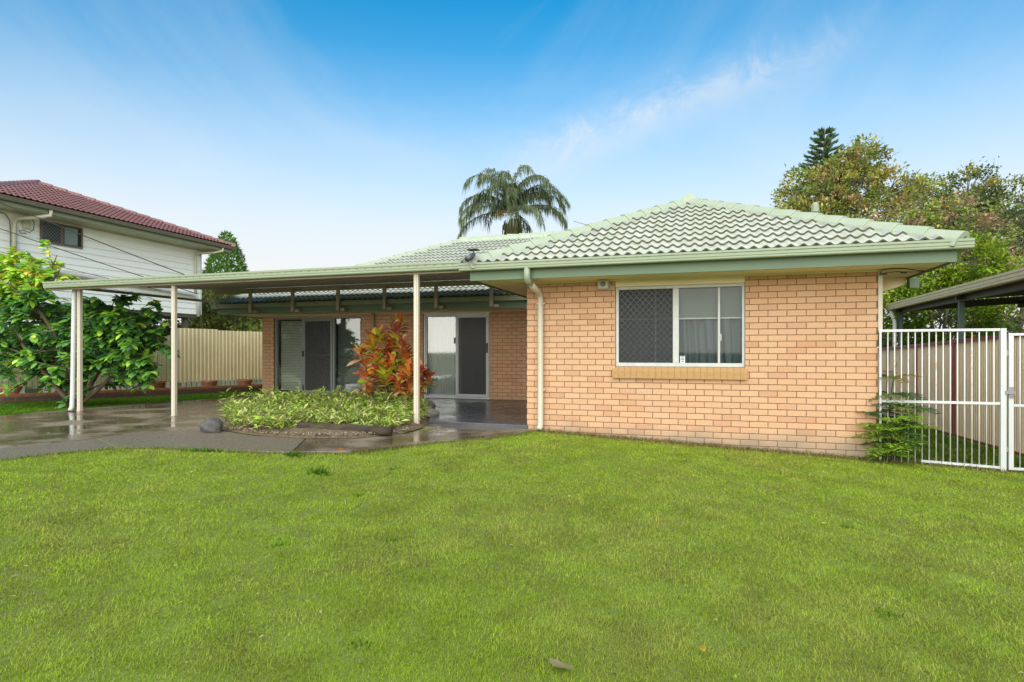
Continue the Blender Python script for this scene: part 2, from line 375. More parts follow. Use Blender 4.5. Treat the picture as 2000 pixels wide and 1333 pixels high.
def scatter(base_v, base_f, pos, rot, scl):
    n = len(pos); bv = np.asarray(base_v, dtype=np.float64); nb = len(bv)
    V = np.einsum('nij,kj->nki', rot, bv) * np.asarray(scl)[:, None, None] + pos[:, None, :]
    F = np.asarray(base_f)[None] + (np.arange(n) * nb)[:, None, None]
    return V.reshape(-1, 3), F.reshape(-1, np.asarray(base_f).shape[1])

def g_height(x, y):
    x = np.asarray(x, dtype=float); y = np.asarray(y, dtype=float)
    t = np.clip((x + 4) / 4, 0, 1); sx = t * t * (3 - 2 * t)
    z = -0.075 - 0.044 * np.clip(x, 0, 8) - 0.021 * np.clip(-1 - y, 0, 10) * sx
    z -= 0.019 * np.clip(y, 0, 14) * np.clip((x - 4.6) / 0.8, 0, 1)
    return z
def gz(x, y): return float(g_height(x, y))

# ================================================================== SETTING
# ---- ground, one sheet to the horizon
fx = np.arange(-18, 12.01, 0.3); fy = np.arange(-11, 16.01, 0.3)
xs = np.concatenate([[-900, -400, -180, -90, -50, -30, -22], fx, [15, 20, 30, 50, 90, 180, 400, 900]])
ys = np.concatenate([[-900, -400, -180, -90, -50, -30, -18, -14], fy, [19, 25, 35, 55, 100, 200, 400, 900]])
GX, GY = np.meshgrid(xs, ys, indexing='ij')
def swell(x, y): return 0.012 * np.sin(x * 1.7 + 0.6 * y) * np.sin(y * 1.3 + 0.4) * np.clip(x / 1.5, 0, 1) * np.clip((-0.8 - y), 0, 1) * (np.abs(x) < 12)
und = swell(GX, GY)
GZ = g_height(GX, GY) + und
GV = np.stack([GX, GY, GZ], -1).reshape(-1, 3); nyy = len(ys)
ii, jj = np.meshgrid(np.arange(len(xs) - 1), np.arange(nyy - 1), indexing='ij')
a = (ii * nyy + jj).ravel(); GF = np.stack([a, a + nyy, a + nyy + 1, a + 1], -1)
structure(np_mesh('ground', GV, GF, M['ground'], smooth=True))

def slab(name, poly, z0, z1, m, parent=None, bevel=0.008):
    b = MB(); n = len(poly)
    def zz(p, z): return z(p[0], p[1]) if callable(z) else z
    b.add([(x, y, zz((x, y), z0)) for x, y in poly] + [(x, y, zz((x, y), z1)) for x, y in poly],
          [tuple(range(n - 1, -1, -1)), tuple(range(n, 2 * n))] + [(i, (i + 1) % n, n + (i + 1) % n, n + i) for i in range(n)])
    return b.build(name, m, parent, bevel=bevel)
LAWN_EDGE = [(-6.6, -11.0), (-5.4, -6.8), (-4.98, -4.9), (-4.88, -4.32), (-4.82, -4.1), (-4.75, -3.86), (-4.63, -3.63), (-4.40, -3.32), (-3.96, -3.14), (-3.40, -3.08), (-2.88, -3.0),
             (-2.11, -2.89), (-1.48, -2.62), (-1.18, -2.21), (-0.82, -1.6), (-0.26, -1.12), (0.03, -0.6), (0.11, -0.04)]
JOINT = [(-8.2, -11.0), (-6.5, -6.4), (-5.79, -3.76), (-5.56, -3.2), (-5.53, -2.65), (-5.3, -2.0), (-5.07, -1.74), (-4.55, -1.53)]
drive = structure(slab('driveway', [(-10.05, -11), (-10.05, -1.2), (-10.08, 0.3), (-9.6, 2.43), (-8.95, 4.45), (-1.2, 4.4), (-1.3, -0.1)] + JOINT[::-1], -0.2, -0.062, M['concrete']))
def gap(p, q, g=0.012):  # pull the polyline back for an open joint
    return p
slab('kerb_strip', LAWN_EDGE[0:8] + [(-5.44, -2.80)] + [(-5.515, -3.19), (-5.77, -3.75), (-6.48, -6.41), (-8.18, -11.0)], -0.2, -0.063, M['aggregate'], drive)
slab('kerb_strip', [(-4.38, -3.3), (-3.96, -3.14), (-3.40, -3.08), (-2.88, -3.0), (-2.12, -2.89), (-2.69, -1.85), (-3.5, -1.92), (-4.53, -1.55), (-5.04, -1.76), (-5.27, -2.02), (-5.50, -2.66), (-5.43, -2.78)], -0.2, -0.061, M['aggregate'], drive)
slab('path_slab', [(-2.095, -2.88), (-1.48, -2.62), (-1.18, -2.21), (-0.82, -1.6), (-0.26, -1.12), (0.03, -0.6), (0.11, -0.04), (-0.05, 0.02), (-1.32, 0.05), (-1.6, -1.2), (-1.96, -1.7), (-2.6, -1.95), (-2.67, -1.85)], -0.2, -0.06, M['concrete'], drive)
structure(slab('porch_slab', [(-1.73, 0.06), (-1.2, 0.03), (0.0, -0.035), (0.02, -0.03), (0.02, 4.48), (-8.9, 4.48), (-8.9, 3.75), (-4.2, 3.2), (-2.9, 2.5), (-2.15, 1.1)], -0.15, 0.0, M['porch']))
BED = [(-4.551, -1.533), (-5.3, -0.7), (-5.708, -0.164), (-5.98, 0.931), (-5.826, 1.669), (-5.028, 2.17), (-3.929, 2.776), (-2.812, 2.276), (-2.149, 0.97), (-1.75, 0.1), (-1.606, -0.398), (-1.586, -1.187), (-1.955, -1.682), (-2.604, -1.94), (-3.497, -1.907)]
def in_poly(x, y, poly):
    x = np.asarray(x); y = np.asarray(y); r = np.zeros(x.shape, bool); n = len(poly); j = n - 1
    for i in range(n):
        xi, yi = poly[i]; xj, yj = poly[j]
        c = ((yi > y) != (yj > y)) & (x < (xj - xi) * (y - yi) / (yj - yi + 1e-12) + xi); r ^= c; j = i
    return r
bc = (np.mean([p[0] for p in BED]), np.mean([p[1] for p in BED]))
bmb = MB(); rings = [(1.0, -0.056), (0.96, -0.02), (0.85, 0.03), (0.5, 0.06)]; nb = len(BED)
vv = []
for s_, z_ in rings: vv += [(bc[0] + (x - bc[0]) * s_, bc[1] + (y - bc[1]) * s_, z_) for x, y in BED]
vv.append((bc[0], bc[1], 0.07)); ff = []
for r_ in range(3):
    for i in range(nb): ff.append((r_ * nb + i, r_ * nb + (i + 1) % nb, (r_ + 1) * nb + (i + 1) % nb, (r_ + 1) * nb + i))
for i in range(nb): ff.append((3 * nb + i, 3 * nb + (i + 1) % nb, 4 * nb))
bmb.add(vv, ff); structure(bmb.build('garden_bed', M['soil'], smooth=True))

# ================================================================== BRICK HOUSE
house = thing('brick_house', 'low sandy brick house with pale green tiled hip roof and white framed window', 'house')
BW, BH, JT = 0.24, 0.086, 0.010
def bond(x0, x1, z0, z1, openings=(), phase=0):
    """running bond: list of (xa, xb, za, zb) of brick faces"""
    out = []; k0 = int(math.floor(z0 / BH - 1e-6)); k1 = int(math.ceil(z1 / BH + 1e-6))
    for k in range(k0, k1):
        za, zb = k * BH + JT / 2, (k + 1) * BH - JT / 2
        za = max(za, z0); zb = min(zb, z1)
        if zb - za < 0.02: continue
        off = 0.12 * ((k + phase) % 2)
        i0 = int(math.floor((x0 + off) / BW - 1e-6)); i1 = int(math.ceil((x1 + off) / BW))
        for i in range(i0, i1 + 1):
            segs = [(max(i * BW - off + JT / 2, x0), min((i + 1) * BW - off - JT / 2, x1))]
            for (oa, ob, oc, od) in openings:
                if od > za + 0.02 and oc < zb - 0.02:
                    ns = []
                    for s0, s1 in segs:
                        if ob <= s0 or oa >= s1: ns.append((s0, s1))
                        else:
                            if oa > s0: ns.append((s0, oa - 0.003))
                            if ob < s1: ns.append((ob + 0.003, s1))
                    segs = ns
            for s0, s1 in segs:
                if s1 - s0 > 0.02: out.append((s0, s1, za, zb))
    return out
def brick_geo(w, h, d=0.09, c=0.003):
    """front face at y=0, centred on x and z"""
    W, H = w / 2, h / 2
    v = [(-W + c, 0, -H + c), (W - c, 0, -H + c), (W - c, 0, H - c), (-W + c, 0, H - c), (-W, c, -H), (W, c, -H), (W, c, H), (-W, c, H), (-W, d, -H), (W, d, -H), (W, d, H), (-W, d, H)]
    f = [(0, 1, 2, 3)] + [(4 + i, 4 + (i + 1) % 4, (i + 1) % 4, i) for i in range(4)] + [(8 + i, 8 + (i + 1) % 4, 4 + (i + 1) % 4, 4 + i) for i in range(4)]
    return v, f
WIN = (1.378, 3.182, 0.93, 2.30)
WX1 = 4.816
wall = MB()
# mortar core of the front wall, in pieces round the window
for b_ in ((0.004, WIN[0], -0.45, 2.3), (WIN[1], WX1 - 0.004, -0.45, 2.3), (WIN[0], WIN[1], -0.45, 0.80)):
    wall.box(b_[0], b_[1], 0.007, 0.22, b_[2], b_[3])
wall_o = wall.build('wall', M['mortar'], house, fix=False)
br = bond(0.0, WX1, -0.43, 2.26, [WIN[:2] + (0.76, 2.4)], phase=0)
def bdist(b_): 
    return (Vector(((b_[0] + b_[1]) / 2, 0, (b_[2] + b_[3]) / 2)) - CAM).length
vis = [b_ for b_ in br if b_[3] < 2.232 and (b_[2] + b_[3]) / 2 > gz((b_[0] + b_[1]) / 2, 0) - 0.02]
key = sorted(vis, key=lambda b_: -((b_[1] - b_[0]) * (b_[3] - b_[2])) / bdist(b_) ** 2)
single = set(key[:300])
shared = {}; joined = MB()
for b_ in br:
    w, h = round(b_[1] - b_[0], 3), round(b_[3] - b_[2], 3)
    cx_, cz_ = (b_[0] + b_[1]) / 2, (b_[2] + b_[3]) / 2
    dy_ = random.uniform(-0.0015, 0.0015)
    if b_ in single:
        if (w, h) not in shared:
            v, f = brick_geo(w, h); me = bpy.data.meshes.new('brick'); me.from_pydata(v, [], f); me.materials.append(M['brick']); shared[(w, h)] = me
        o = link('brick', shared[(w, h)], None, wall_o); o.location = (cx_, dy_, cz_)
    else:
        v, f = brick_geo(w, h); joined.add([(x + cx_, y + dy_, z + cz_) for x, y, z in v], f)
stuff(joined.build('small_bricks', M['brick'], wall_o, fix=False))

# side returns of the front wing and the recessed facade, far or turned away
def brick_sheet(name, frame, lst, m, parent):
    b = MB()
    for b_ in lst:
        v, f = brick_geo(b_[1] - b_[0], b_[3] - b_[2]); cx_, cz_ = (b_[0] + b_[1]) / 2, (b_[2] + b_[3]) / 2
        b.add([frame(x + cx_, y, z + cz_) for x, y, z in v], f)
    return stuff(b.build(name, m, parent))
FY = 4.49
boxo('side_wall', M['mortar'], house, 0.007, 0.2, 0.222, FY, -0.3, 2.24)
brick_sheet('side_bricks', lambda u, d, z: (d, u, z), bond(0.1, FY - 0.005, -0.05, 2.23), M['brick_y'], house)
boxo('side_wall', M['mortar'], house, WX1 - 0.2, WX1 - 0.007, 0.222, 9.0, -0.6, 2.24)
brick_sheet('side_bricks', lambda u, d, z: (WX1 - d, u, z), bond(0.1, 9.0, -0.6, 2.23), M['brick_y'], house)
D1 = (-8.5, -5.766, -0.02, 2.07); D2 = (-4.011, -2.244, -0.02, 2.09)
rear = MB()
for (xa, xb) in ((-8.88, D1[0]), (D1[1], D2[0]), (D2[1], 0.0)):
    rear.box(xa, xb, FY + 0.007, FY + 0.22, -0.15, 2.16)
rear.box(D1[0], D1[1], FY + 0.007, FY + 0.22, 2.085, 2.16).box(D2[0], D2[1], FY + 0.007, FY + 0.22, 2.105, 2.16)
rear_o = rear.build('porch_wall', M['mortar'], house, fix=False)
brick_sheet('porch_bricks', lambda u, d, z: (u, FY + d, z), bond(-8.887, -0.0, 0.0, 2.15, [D1, D2]), M['brick'], rear_o)
boxo('side_wall', M['brick_y'], house, -8.885, -8.67, FY + 0.2, 12.0, -0.2, 2.16)
# dark rooms behind the glass
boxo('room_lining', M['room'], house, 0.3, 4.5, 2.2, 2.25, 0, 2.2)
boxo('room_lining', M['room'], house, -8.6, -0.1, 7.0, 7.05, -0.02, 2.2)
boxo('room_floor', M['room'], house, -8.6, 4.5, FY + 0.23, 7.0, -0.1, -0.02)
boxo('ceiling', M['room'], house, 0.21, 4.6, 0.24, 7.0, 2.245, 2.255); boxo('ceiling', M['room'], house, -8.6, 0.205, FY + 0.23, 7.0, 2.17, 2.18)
boxo('corner_trim', M['cream'], house, WX1, WX1 + 0.05, -0.012, 0.12, 1.4, 2.215)

# ---- window
win = thing('window_tmp', 'x', 'x'); win.name = 'window'; win.parent = house
for k_ in ('label', 'category'): del win[k_]
x0, x1, z0, z1 = 1.378, 3.182, 0.928, 2.115
fr = MB(); FW = 0.045
fy0, fy1 = 0.03, 0.10
fr.box(x0, x1, fy0, fy1, z1 - FW, z1).box(x0, x1, fy0, fy1, z0, z0 + FW + 0.01)
fr.box(x0, x0 + FW, fy0, fy1, z0 + FW + 0.01, z1 - FW).box(x1 - FW * 0.8, x1, fy0, fy1, z0 + FW + 0.01, z1 - FW)
fr.box(2.205, 2.29, fy0 - 0.004, fy1, z0 + FW + 0.01, z1 - FW)
fr.build('frame', M['alu'], win, bevel=0.004, fix=False)
boxo('mullion', M['alu'], win, 2.825, 2.855, fy0 + 0.012, fy1, z0 + FW + 0.01, z1 - FW, bevel=0.003)
boxo('mullion', M['alu'], win, 1.945, 1.968, fy0 + 0.045, fy1, z0 + FW + 0.01, z1 - FW, bevel=0.003)
boxo('latch', M['alu'], win, 2.858, 2.874, fy0 + 0.005, fy0 + 0.03, 1.30, 1.40, bevel=0.003)
def pane(parent, xa, xb, y, za, zb, m='glass', name='pane'):
    return MB().add([(xa, y, za), (xb, y, za), (xb, y, zb), (xa, y, zb)], [(0, 1, 2, 3)]).build(name, M[m], parent, fix=False)
M['glass'].node_tree.nodes['Fresnel'].inputs['IOR'].default_value = 1.38
pane(win, 2.29, 2.825, 0.07, z0 + 0.05, z1 - 0.04); pane(win, 2.855, 3.15, 0.062, z0 + 0.05, z1 - 0.04)
pane(win, 1.42, 2.205, 0.088, z0 + 0.05, z1 - 0.04)
def grille(name, parent, xa, xb, y, za, zb, pw, ph, w=0.006, m='grille'):
    """diamond lattice of thin flat bars, clipped to the opening"""
    b = MB(); W, H = xb - xa, zb - za; sl = ph / pw
    for sg in (1, -1):
        n = int(W / pw + H / ph) + 3
        for i in range(-n, n * 2):
            c0 = i * pw
            # line x = c0 + sg * t, z = t * sl
            ts = []
            tlo, thi = 0.0, H / sl
            if sg > 0: a0, a1 = -c0, W - c0
            else: a0, a1 = c0 - W, c0
            tlo, thi = max(tlo, a0), min(thi, a1)
            if thi - tlo < 0.01: continue
            p = (xa + c0 + sg * tlo, y + 0.002 * sg, za + tlo * sl); q = (xa + c0 + sg * thi, y + 0.002 * sg, za + thi * sl)
            b.bar(p, q, 0.003, w, up=Vector((-sg * sl, 0, 1)).normalized())
    return b.build(name, M[m], parent, fix=False)
grille('security_grille', win, x0 + FW, 2.205, 0.045, z0 + 0.055, z1 - FW, 0.088, 0.098, 0.011)
# insect mesh: a fine screen, half see-through
def screen_mat(name, col, fac):
    m = bpy.data.materials.new(name); m.use_nodes = True; nt = m.node_tree; nt.nodes.clear(); N = nt.nodes.new; L = nt.links.new
    o = N('ShaderNodeOutputMaterial'); t = N('ShaderNodeBsdfTransparent'); d = N('ShaderNodeBsdfDiffuse'); d.inputs[0].default_value = (*col, 1)
    ms = N('ShaderNodeMixShader'); ms.inputs[0].default_value = fac; L(t.outputs[0], ms.inputs[1]); L(d.outputs[0], ms.inputs[2]); L(ms.outputs[0], o.inputs[0]); return m
M['screen'] = screen_mat('fly_screen', (0.15, 0.15, 0.15), 0.62); M['screen_dark'] = screen_mat('dark_fly_screen', (0.06, 0.06, 0.06), 0.72)
pane(win, x0 + FW, 2.205, 0.055, z0 + 0.055, z1 - FW, 'screen_dark', 'fly_screen')
boxo('blind', M['blind'], win, 1.40, 3.16, 0.13, 0.135, 1.64, 2.11)
boxo('blind_rail', M['alu'], win, 1.40, 3.16, 0.127, 0.139, 1.622, 1.64)
cu = MB(); n = 90; prof = []
for i in range(n + 1):
    x = 1.4 + 1.76 * i / n; t = i / n
    y = 0.22 + 0.05 * math.sin(i * 0.62 + 1.2 * math.sin(i * 0.13)) + 0.012 * math.sin(i * 1.5)
    prof.append((x, y))
vv = []
for zi, z in enumerate((0.85, 1.2, 1.6, 2.1)):
    sp_ = 1 + 0.06 * (1 - zi / 3)
    vv += [(x + 0.03 * math.sin(zi + x * 3), y * 1.0 + 0.02 * math.sin(x * 5 + zi), z) for x, y in prof]
ff = [(r_ * (n + 1) + i, r_ * (n + 1) + i + 1, (r_ + 1) * (n + 1) + i + 1, (r_ + 1) * (n + 1) + i) for r_ in range(3) for i in range(n)]
cu.add(vv, ff).build('curtain', M['curtain'], win, smooth=True, fix=False)
st = MB().box(2.305, 2.375, 0.064, 0.067, 0.985, 1.085).build('sticker', M['sticker'], win, fix=False)
for i, (w_, z_) in enumerate(((0.045, 1.072), (0.052, 1.048), (0.048, 1.037), (0.05, 1.026), (0.03, 1.003))):
    boxo('print_line', M['black'], st, 2.34 - w_ / 2, 2.34 + w_ / 2, 0.0632, 0.0638, z_ - (0.006 if i in (0, 4) else 0.003), z_ + (0.006 if i in (0, 4) else 0.003))
boxo('lintel_board', M['soffit'], house, WIN[0], WIN[1], 0.012, 0.12, 2.117, 2.222)
# sill of bricks on edge, sloping out
sill = boxo('sill', M['mortar'], house, 1.345, 3.21, -0.03, 0.10, 0.765, 0.86)
nsill = 21
for i in range(nsill):
    xa = 1.338 + (3.214 - 1.338) * i / nsill + 0.0015; xb = 1.338 + (3.214 - 1.338) * (i + 1) / nsill - 0.0015
    v = [(xa, -0.055, 0.755), (xb, -0.055, 0.755), (xb, 0.03, 0.775), (xa, 0.03, 0.775), (xa, -0.062, 0.862), (xb, -0.062, 0.862), (xb, 0.035, 0.925), (xa, 0.035, 0.925)]
    MB().add(v, [(0, 3, 2, 1), (4, 5, 6, 7), (0, 1, 5, 4), (1, 2, 6, 5), (2, 3, 7, 6), (3, 0, 4, 7)]).build('sill_brick', M['sill'], sill)

# ---- eaves of the front wing
EL, ER, EF = -0.70, 5.47, -0.64          # eave lines left, right, front
sf = MB().box(EL + 0.03, ER - 0.03, EF + 0.03, -0.001, 2.226, 2.24).box(EL + 0.03, -0.001, -0.0005, 3.9, 2.226, 2.24).box(WX1 + 0.001, ER - 0.03, -0.0005, 9.0, 2.226, 2.24)
sf.build('soffit', M['soffit'], house, fix=False)
boxo('wall_mould', M['soffit'], house, 0.0, WX1, -0.022, -0.001, 2.20, 2.2255)
boxo('fascia', M['fascia'], house, EL, ER, EF, EF + 0.028, 2.205, 2.40, bevel=0.003)
boxo('fascia', M['fascia'], house, EL, EL + 0.028, EF + 0.03, 3.75, 2.205, 2.40, bevel=0.003)
boxo('fascia', M['fascia'], house, ER - 0.028, ER, EF + 0.03, 9.0, 2.205, 2.40, bevel=0.003)
# raking bracket under the right eave
MB().add([(WX1 + 0.052, 1.0, 2.22), (ER - 0.05, 1.0, 2.22), (ER - 0.05, 1.0, 2.12), (WX1 + 0.06, 1.0, 1.94), (WX1 + 0.052, 1.03, 2.22), (ER - 0.05, 1.03, 2.22), (ER - 0.05, 1.03, 2.12), (WX1 + 0.06, 1.03, 1.94)],
         [(0, 1, 2, 3), (7, 6, 5, 4), (0, 4, 5, 1), (1, 5, 6, 2), (2, 6, 7, 3), (3, 7, 4, 0)]).build('eave_bracket', M['soffit'], house)
boxo('bracket_block', M['fascia'], house, ER - 0.03, ER + 0.09, 0.9, 1.02, 2.06, 2.2)
GPROF = [(0, 0), (0.105, 0), (0.115, 0.012), (0.115, 0.035), (0.121, 0.041), (0.121, 0.078), (0.130, 0.084), (0.130, 0.112), (0.118, 0.112), (0.118, 0.09), (0.110, 0.082), (0.110, 0.02), (0.012, 0.012), (0.012, 0.108), (0, 0.108)]
def gutter(name, p, q, out, parent, m, slots=True, prof=GPROF, end_caps=True):
    g = MB().extrude(prof, p, q, out).build(name, M[m], parent)
    p = Vector(p); q = Vector(q); o = Vector(out); d = (q - p).normalized()
    if end_caps:
        e = MB()
        for a_ in (p, q - d * 0.004):
            e.add([a_ + o * 0.001 + Vector((0, 0, .001)), a_ + o * 0.116 + Vector((0, 0, .001)), a_ + o * 0.116 + Vector((0, 0, .1)), a_ + o * 0.001 + Vector((0, 0, .1))], [(0, 1, 2, 3)])
        e.build('end_cap', M[m], g, fix=False)
    if slots:
        s_ = MB(); L_ = (q - p).length; k = 0.12
        while k < L_ - 0.1:
            c = p + d * k + o * 0.1225 + Vector((0, 0, 0.0795))
            s_.add([c - d * 0.022 - Vector((0, 0, .003)), c + d * 0.022 - Vector((0, 0, .003)), c + d * 0.022 + Vector((0, 0, .003)), c - d * 0.022 + Vector((0, 0, .003))], [(0, 1, 2, 3)]); k += 0.155
        stuff(s_.build('overflow_slots', M['black'], g, fix=False))
    return g
gutter('gutter', (EL - 0.13, EF, 2.345), (ER + 0.13, EF, 2.345), (0, -1, 0), house, 'gutter')
gutter('gutter', (ER, EF, 2.344), (ER, 9.0, 2.344), (1, 0, 0), house, 'gutter', slots=False, end_caps=False)
gutter('gutter', (EL, EF, 2.344), (EL, 3.7, 2.344), (-1, 0, 0), house, 'gutter', slots=False, end_caps=False)
# downpipe of the front wing
dp = MB().tube([(0.21, EF - 0.07, 2.36), (0.21, EF - 0.07, 2.21), (0.215, EF - 0.05, 2.165), (0.225, EF + 0.06, 2.135)], 0.047, 14).build('downpipe_drop', M['gutter'], house, smooth=True)
MB().tube([(0.222, EF + 0.02, 2.143), (0.236, -0.16, 2.06), (0.238, -0.085, 2.02), (0.238, -0.062, 1.95), (0.238, -0.062, 0.05), (0.238, -0.075, 0.0), (0.232, -0.12, -0.045)], 0.046, 14).build('downpipe', M['cream'], house, smooth=True)
for z_ in (1.88, 0.55): boxo('pipe_clip', M['cream'], house, 0.17, 0.305, -0.065, -0.001, z_, z_ + 0.02)

# ---- roof
def tile_profile(w, n=9, amp=0.036, rolls=1):
    out = []
    for i in range(n):
        u = i / (n - 1); h = amp * (0.5 - 0.5 * math.cos(2 * math.pi * u * rolls)) ** 1.5
        out.append((u * w, h))
    return out
def tile_geo(w, g, lap=0.05, thick=0.027, lift=0.036, amp=0.05, n=13, rolls=1):
    """x along the eave, y up the slope, z off the slope; the lower edge stands proud"""
    pr = tile_profile(w, n, amp, rolls); v = []
    for x, h in pr: v.append((x, 0, h + lift))
    for x, h in pr: v.append((x, g + lap, h + 0.003))
    for x, h in pr: v.append((x, 0.0, h + lift - thick))
    f = [(i, i + 1, n + i + 1, n + i) for i in range(n - 1)] + [(2 * n + i, 2 * n + i + 1, i + 1, i) for i in range(n - 1)]
    return v, f
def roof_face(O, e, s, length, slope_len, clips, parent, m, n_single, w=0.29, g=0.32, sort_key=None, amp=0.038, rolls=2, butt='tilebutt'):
    """tiles on one roof plane; clips: planes (point, outward normal) cutting hips and valleys"""
    O = Vector(O); e = Vector(e).normalized(); s = Vector(s).normalized(); nn = e.cross(s).normalized()
    Mx = Matrix((e, s, nn)).transposed(); v, f = tile_geo(w, g, amp=amp, rolls=rolls); nt_ = len(f) // 2
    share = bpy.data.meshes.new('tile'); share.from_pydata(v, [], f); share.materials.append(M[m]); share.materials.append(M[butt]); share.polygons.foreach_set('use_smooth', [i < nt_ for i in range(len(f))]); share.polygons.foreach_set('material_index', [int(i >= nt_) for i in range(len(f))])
    items = []
    for j in range(int(slope_len / g) + 1):
        for i in range(-1, int(length / w) + 1):
            base = O + e * (i * w) + s * (j * g)
            wv = [base + Mx @ Vector(p) for p in v]
            ctr = sum(wv, Vector()) / len(wv)
            state = 'in'
            for (p, nrm) in clips:
                dd = [(q - p).dot(nrm) for q in wv]
                if min(dd) > -0.01: state = 'out'; break
                if max(dd) > 0: state = 'cut'
            if state != 'out': items.append((state, base, wv, ctr))
    items.sort(key=sort_key if sort_key else (lambda it: (it[3] - CAM).length))
    jb = MB(); jm = []
    for idx, (state, base, wv, ctr) in enumerate(items):
        if state == 'cut':
            bm = bmesh.new(); bv = [bm.verts.new(p) for p in wv]
            for fi, q in enumerate(f): bm.faces.new([bv[i] for i in q]).material_index = int(fi >= nt_)
            for (p, nrm) in clips:
                geom = bm.verts[:] + bm.edges[:] + bm.faces[:]
                bmesh.ops.bisect_plane(bm, geom=geom, plane_co=p, plane_no=nrm, clear_outer=True)
            bm.verts.ensure_lookup_table()
            if len(bm.faces) == 0: bm.free(); continue
            if idx < n_single:
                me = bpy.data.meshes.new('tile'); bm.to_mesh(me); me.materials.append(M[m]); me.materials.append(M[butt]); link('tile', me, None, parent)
            else:
                bm.verts.index_update(); jb.add([q.co[:] for q in bm.verts], [[q.index for q in fc.verts] for fc in bm.faces]); jm += [fc.material_index for fc in bm.faces]
            bm.free()
        elif idx < n_single:
            o = link('tile', share, None, parent); o.matrix_basis = Matrix.Translation(base) @ Mx.to_4x4()
        else:
            jb.add(wv, f); jm += [int(i >= nt_) for i in range(len(f))]
    if jb.v:
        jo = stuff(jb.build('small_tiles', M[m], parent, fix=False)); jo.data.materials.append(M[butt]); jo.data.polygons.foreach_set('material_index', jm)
    return min(len(items), n_single)
def caps(p, q, parent, m, step=0.40, w=0.15, h=0.075, flat=0.055, drop=0.11):
    """overlapping ridge or hip caps laid from the low end p to the high end q, mortar bedding below"""
    p = Vector(p); q = Vector(q); L_ = (q - p).length; d = (q - p) / L_; r = d.cross(Vector((0, 0, 1))).normalized(); u = r.cross(d).normalized()
    n = max(1, round(L_ / step)); st = L_ / n
    for k in range(n):
        a = p + d * (k * st - 0.03); b = p + d * ((k + 1) * st + 0.02); v = []
        for base, gr in ((a, 1.0), (b, 0.86)):
            for x, z in ((-w * 1.15, -drop), (-w, -0.02), (-flat, h), (flat, h), (w, -0.02), (w * 1.15, -drop)):
                v.append(base + r * x * gr + u * ((z * gr if z > 0 else z) + (0.018 if gr == 1.0 else 0.0)))
        f = [(i, i + 1, 7 + i, 6 + i) for i in range(5)] + [(0, 1, 2, 3, 4, 5), (11, 10, 9, 8, 7, 6)]
        MB().add(v, f).build('ridge_cap', M[m], parent, bevel=0.008)
T = 0.457                                     # slope of the house roof
c_, s_ = 1 / math.hypot(1, T), T / math.hypot(1, T)
ez = 2.44
rl, rr, rf = EL - 0.05, ER + 0.05, EF - 0.05
ax = (rl + rr) / 2; ah = (rr - rl) / 2; ay = rf + ah; az = ez + ah * T
ly, lxl = 3.70, -9.72                          # rear wing eave line, left end
rad = 5.06; ry_ = ly + rad; rz = ez - 0.04 + rad * T
def vy(z): return ly + (z - (ez - 0.04)) / T   # where the rear slope reaches height z
# underlay
und_ = MB()
dz = 0.012
und_.add([(rl, rf, ez - dz), (rr, rf, ez - dz), (ax, ay, az - dz), (ax, vy(az), az - dz), (rl, vy(ez), ez - dz), (rr, vy(ez), ez - dz)], [(0, 1, 2), (0, 2, 3, 4), (1, 5, 3, 2)])
xr = 5.52
und_.add([(lxl, ly, ez - 0.04 - dz), (xr, ly, ez - 0.04 - dz), (xr - rad, ry_, rz - dz), (lxl + rad, ry_, rz - dz), (lxl, ly + 2 * rad, ez - .04 - dz), (xr, ly + 2 * rad, ez - .04 - dz)],
         [(0, 1, 2, 3), (0, 3, 4), (1, 5, 2), (3, 2, 5, 4)])
roof = und_.build('roof', M['tilecap'], house, fix=False)
h45 = math.sqrt(0.5)
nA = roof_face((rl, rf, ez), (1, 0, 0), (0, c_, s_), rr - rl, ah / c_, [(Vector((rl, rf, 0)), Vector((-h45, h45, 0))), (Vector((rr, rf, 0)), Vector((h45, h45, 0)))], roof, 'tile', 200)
# rear wing front slope: clipped by its left hip and by the valley against the front wing
pt = Vector((rl, vy(ez), 0)); pq = Vector((ax, vy(az), 0)); dv = (pq - pt).normalized()
clipB = [(Vector((lxl, ly, 0)), Vector((-h45, h45, 0))), (pt, Vector((dv.y, -dv.x, 0)))]
def vis_key(it):
    c = it[3]; d = (c - CAM).length
    hid = 2.95 < c.z < 3.72          # behind the carport roof
    return d + (100 if hid else 0)
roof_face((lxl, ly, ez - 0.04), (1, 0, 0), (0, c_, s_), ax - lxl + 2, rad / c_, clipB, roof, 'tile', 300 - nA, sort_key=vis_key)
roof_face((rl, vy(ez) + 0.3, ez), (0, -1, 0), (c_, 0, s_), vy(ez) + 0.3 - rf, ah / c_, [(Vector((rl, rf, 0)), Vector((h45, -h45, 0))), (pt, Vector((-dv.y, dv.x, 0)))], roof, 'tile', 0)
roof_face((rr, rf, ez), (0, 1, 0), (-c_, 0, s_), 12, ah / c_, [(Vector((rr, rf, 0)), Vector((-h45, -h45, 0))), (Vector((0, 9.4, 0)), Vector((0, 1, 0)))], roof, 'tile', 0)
caps((rl + 0.02, rf + 0.02, ez + 0.03), (ax, ay, az + 0.03), roof, 'tilecap')
caps((rr - 0.02, rf + 0.02, ez + 0.03), (ax, ay, az + 0.03), roof, 'tilecap')
caps((ax, ay - 0.1, az + 0.05), (ax, vy(az), az + 0.05), roof, 'tilecap')
caps((lxl, ly, ez - 0.01), (lxl + rad, ry_, rz + 0.03), roof, 'tilecap')
caps((lxl + rad - 0.1, ry_, rz + 0.045), (xr - rad, ry_, rz + 0.045), roof, 'tilecap')
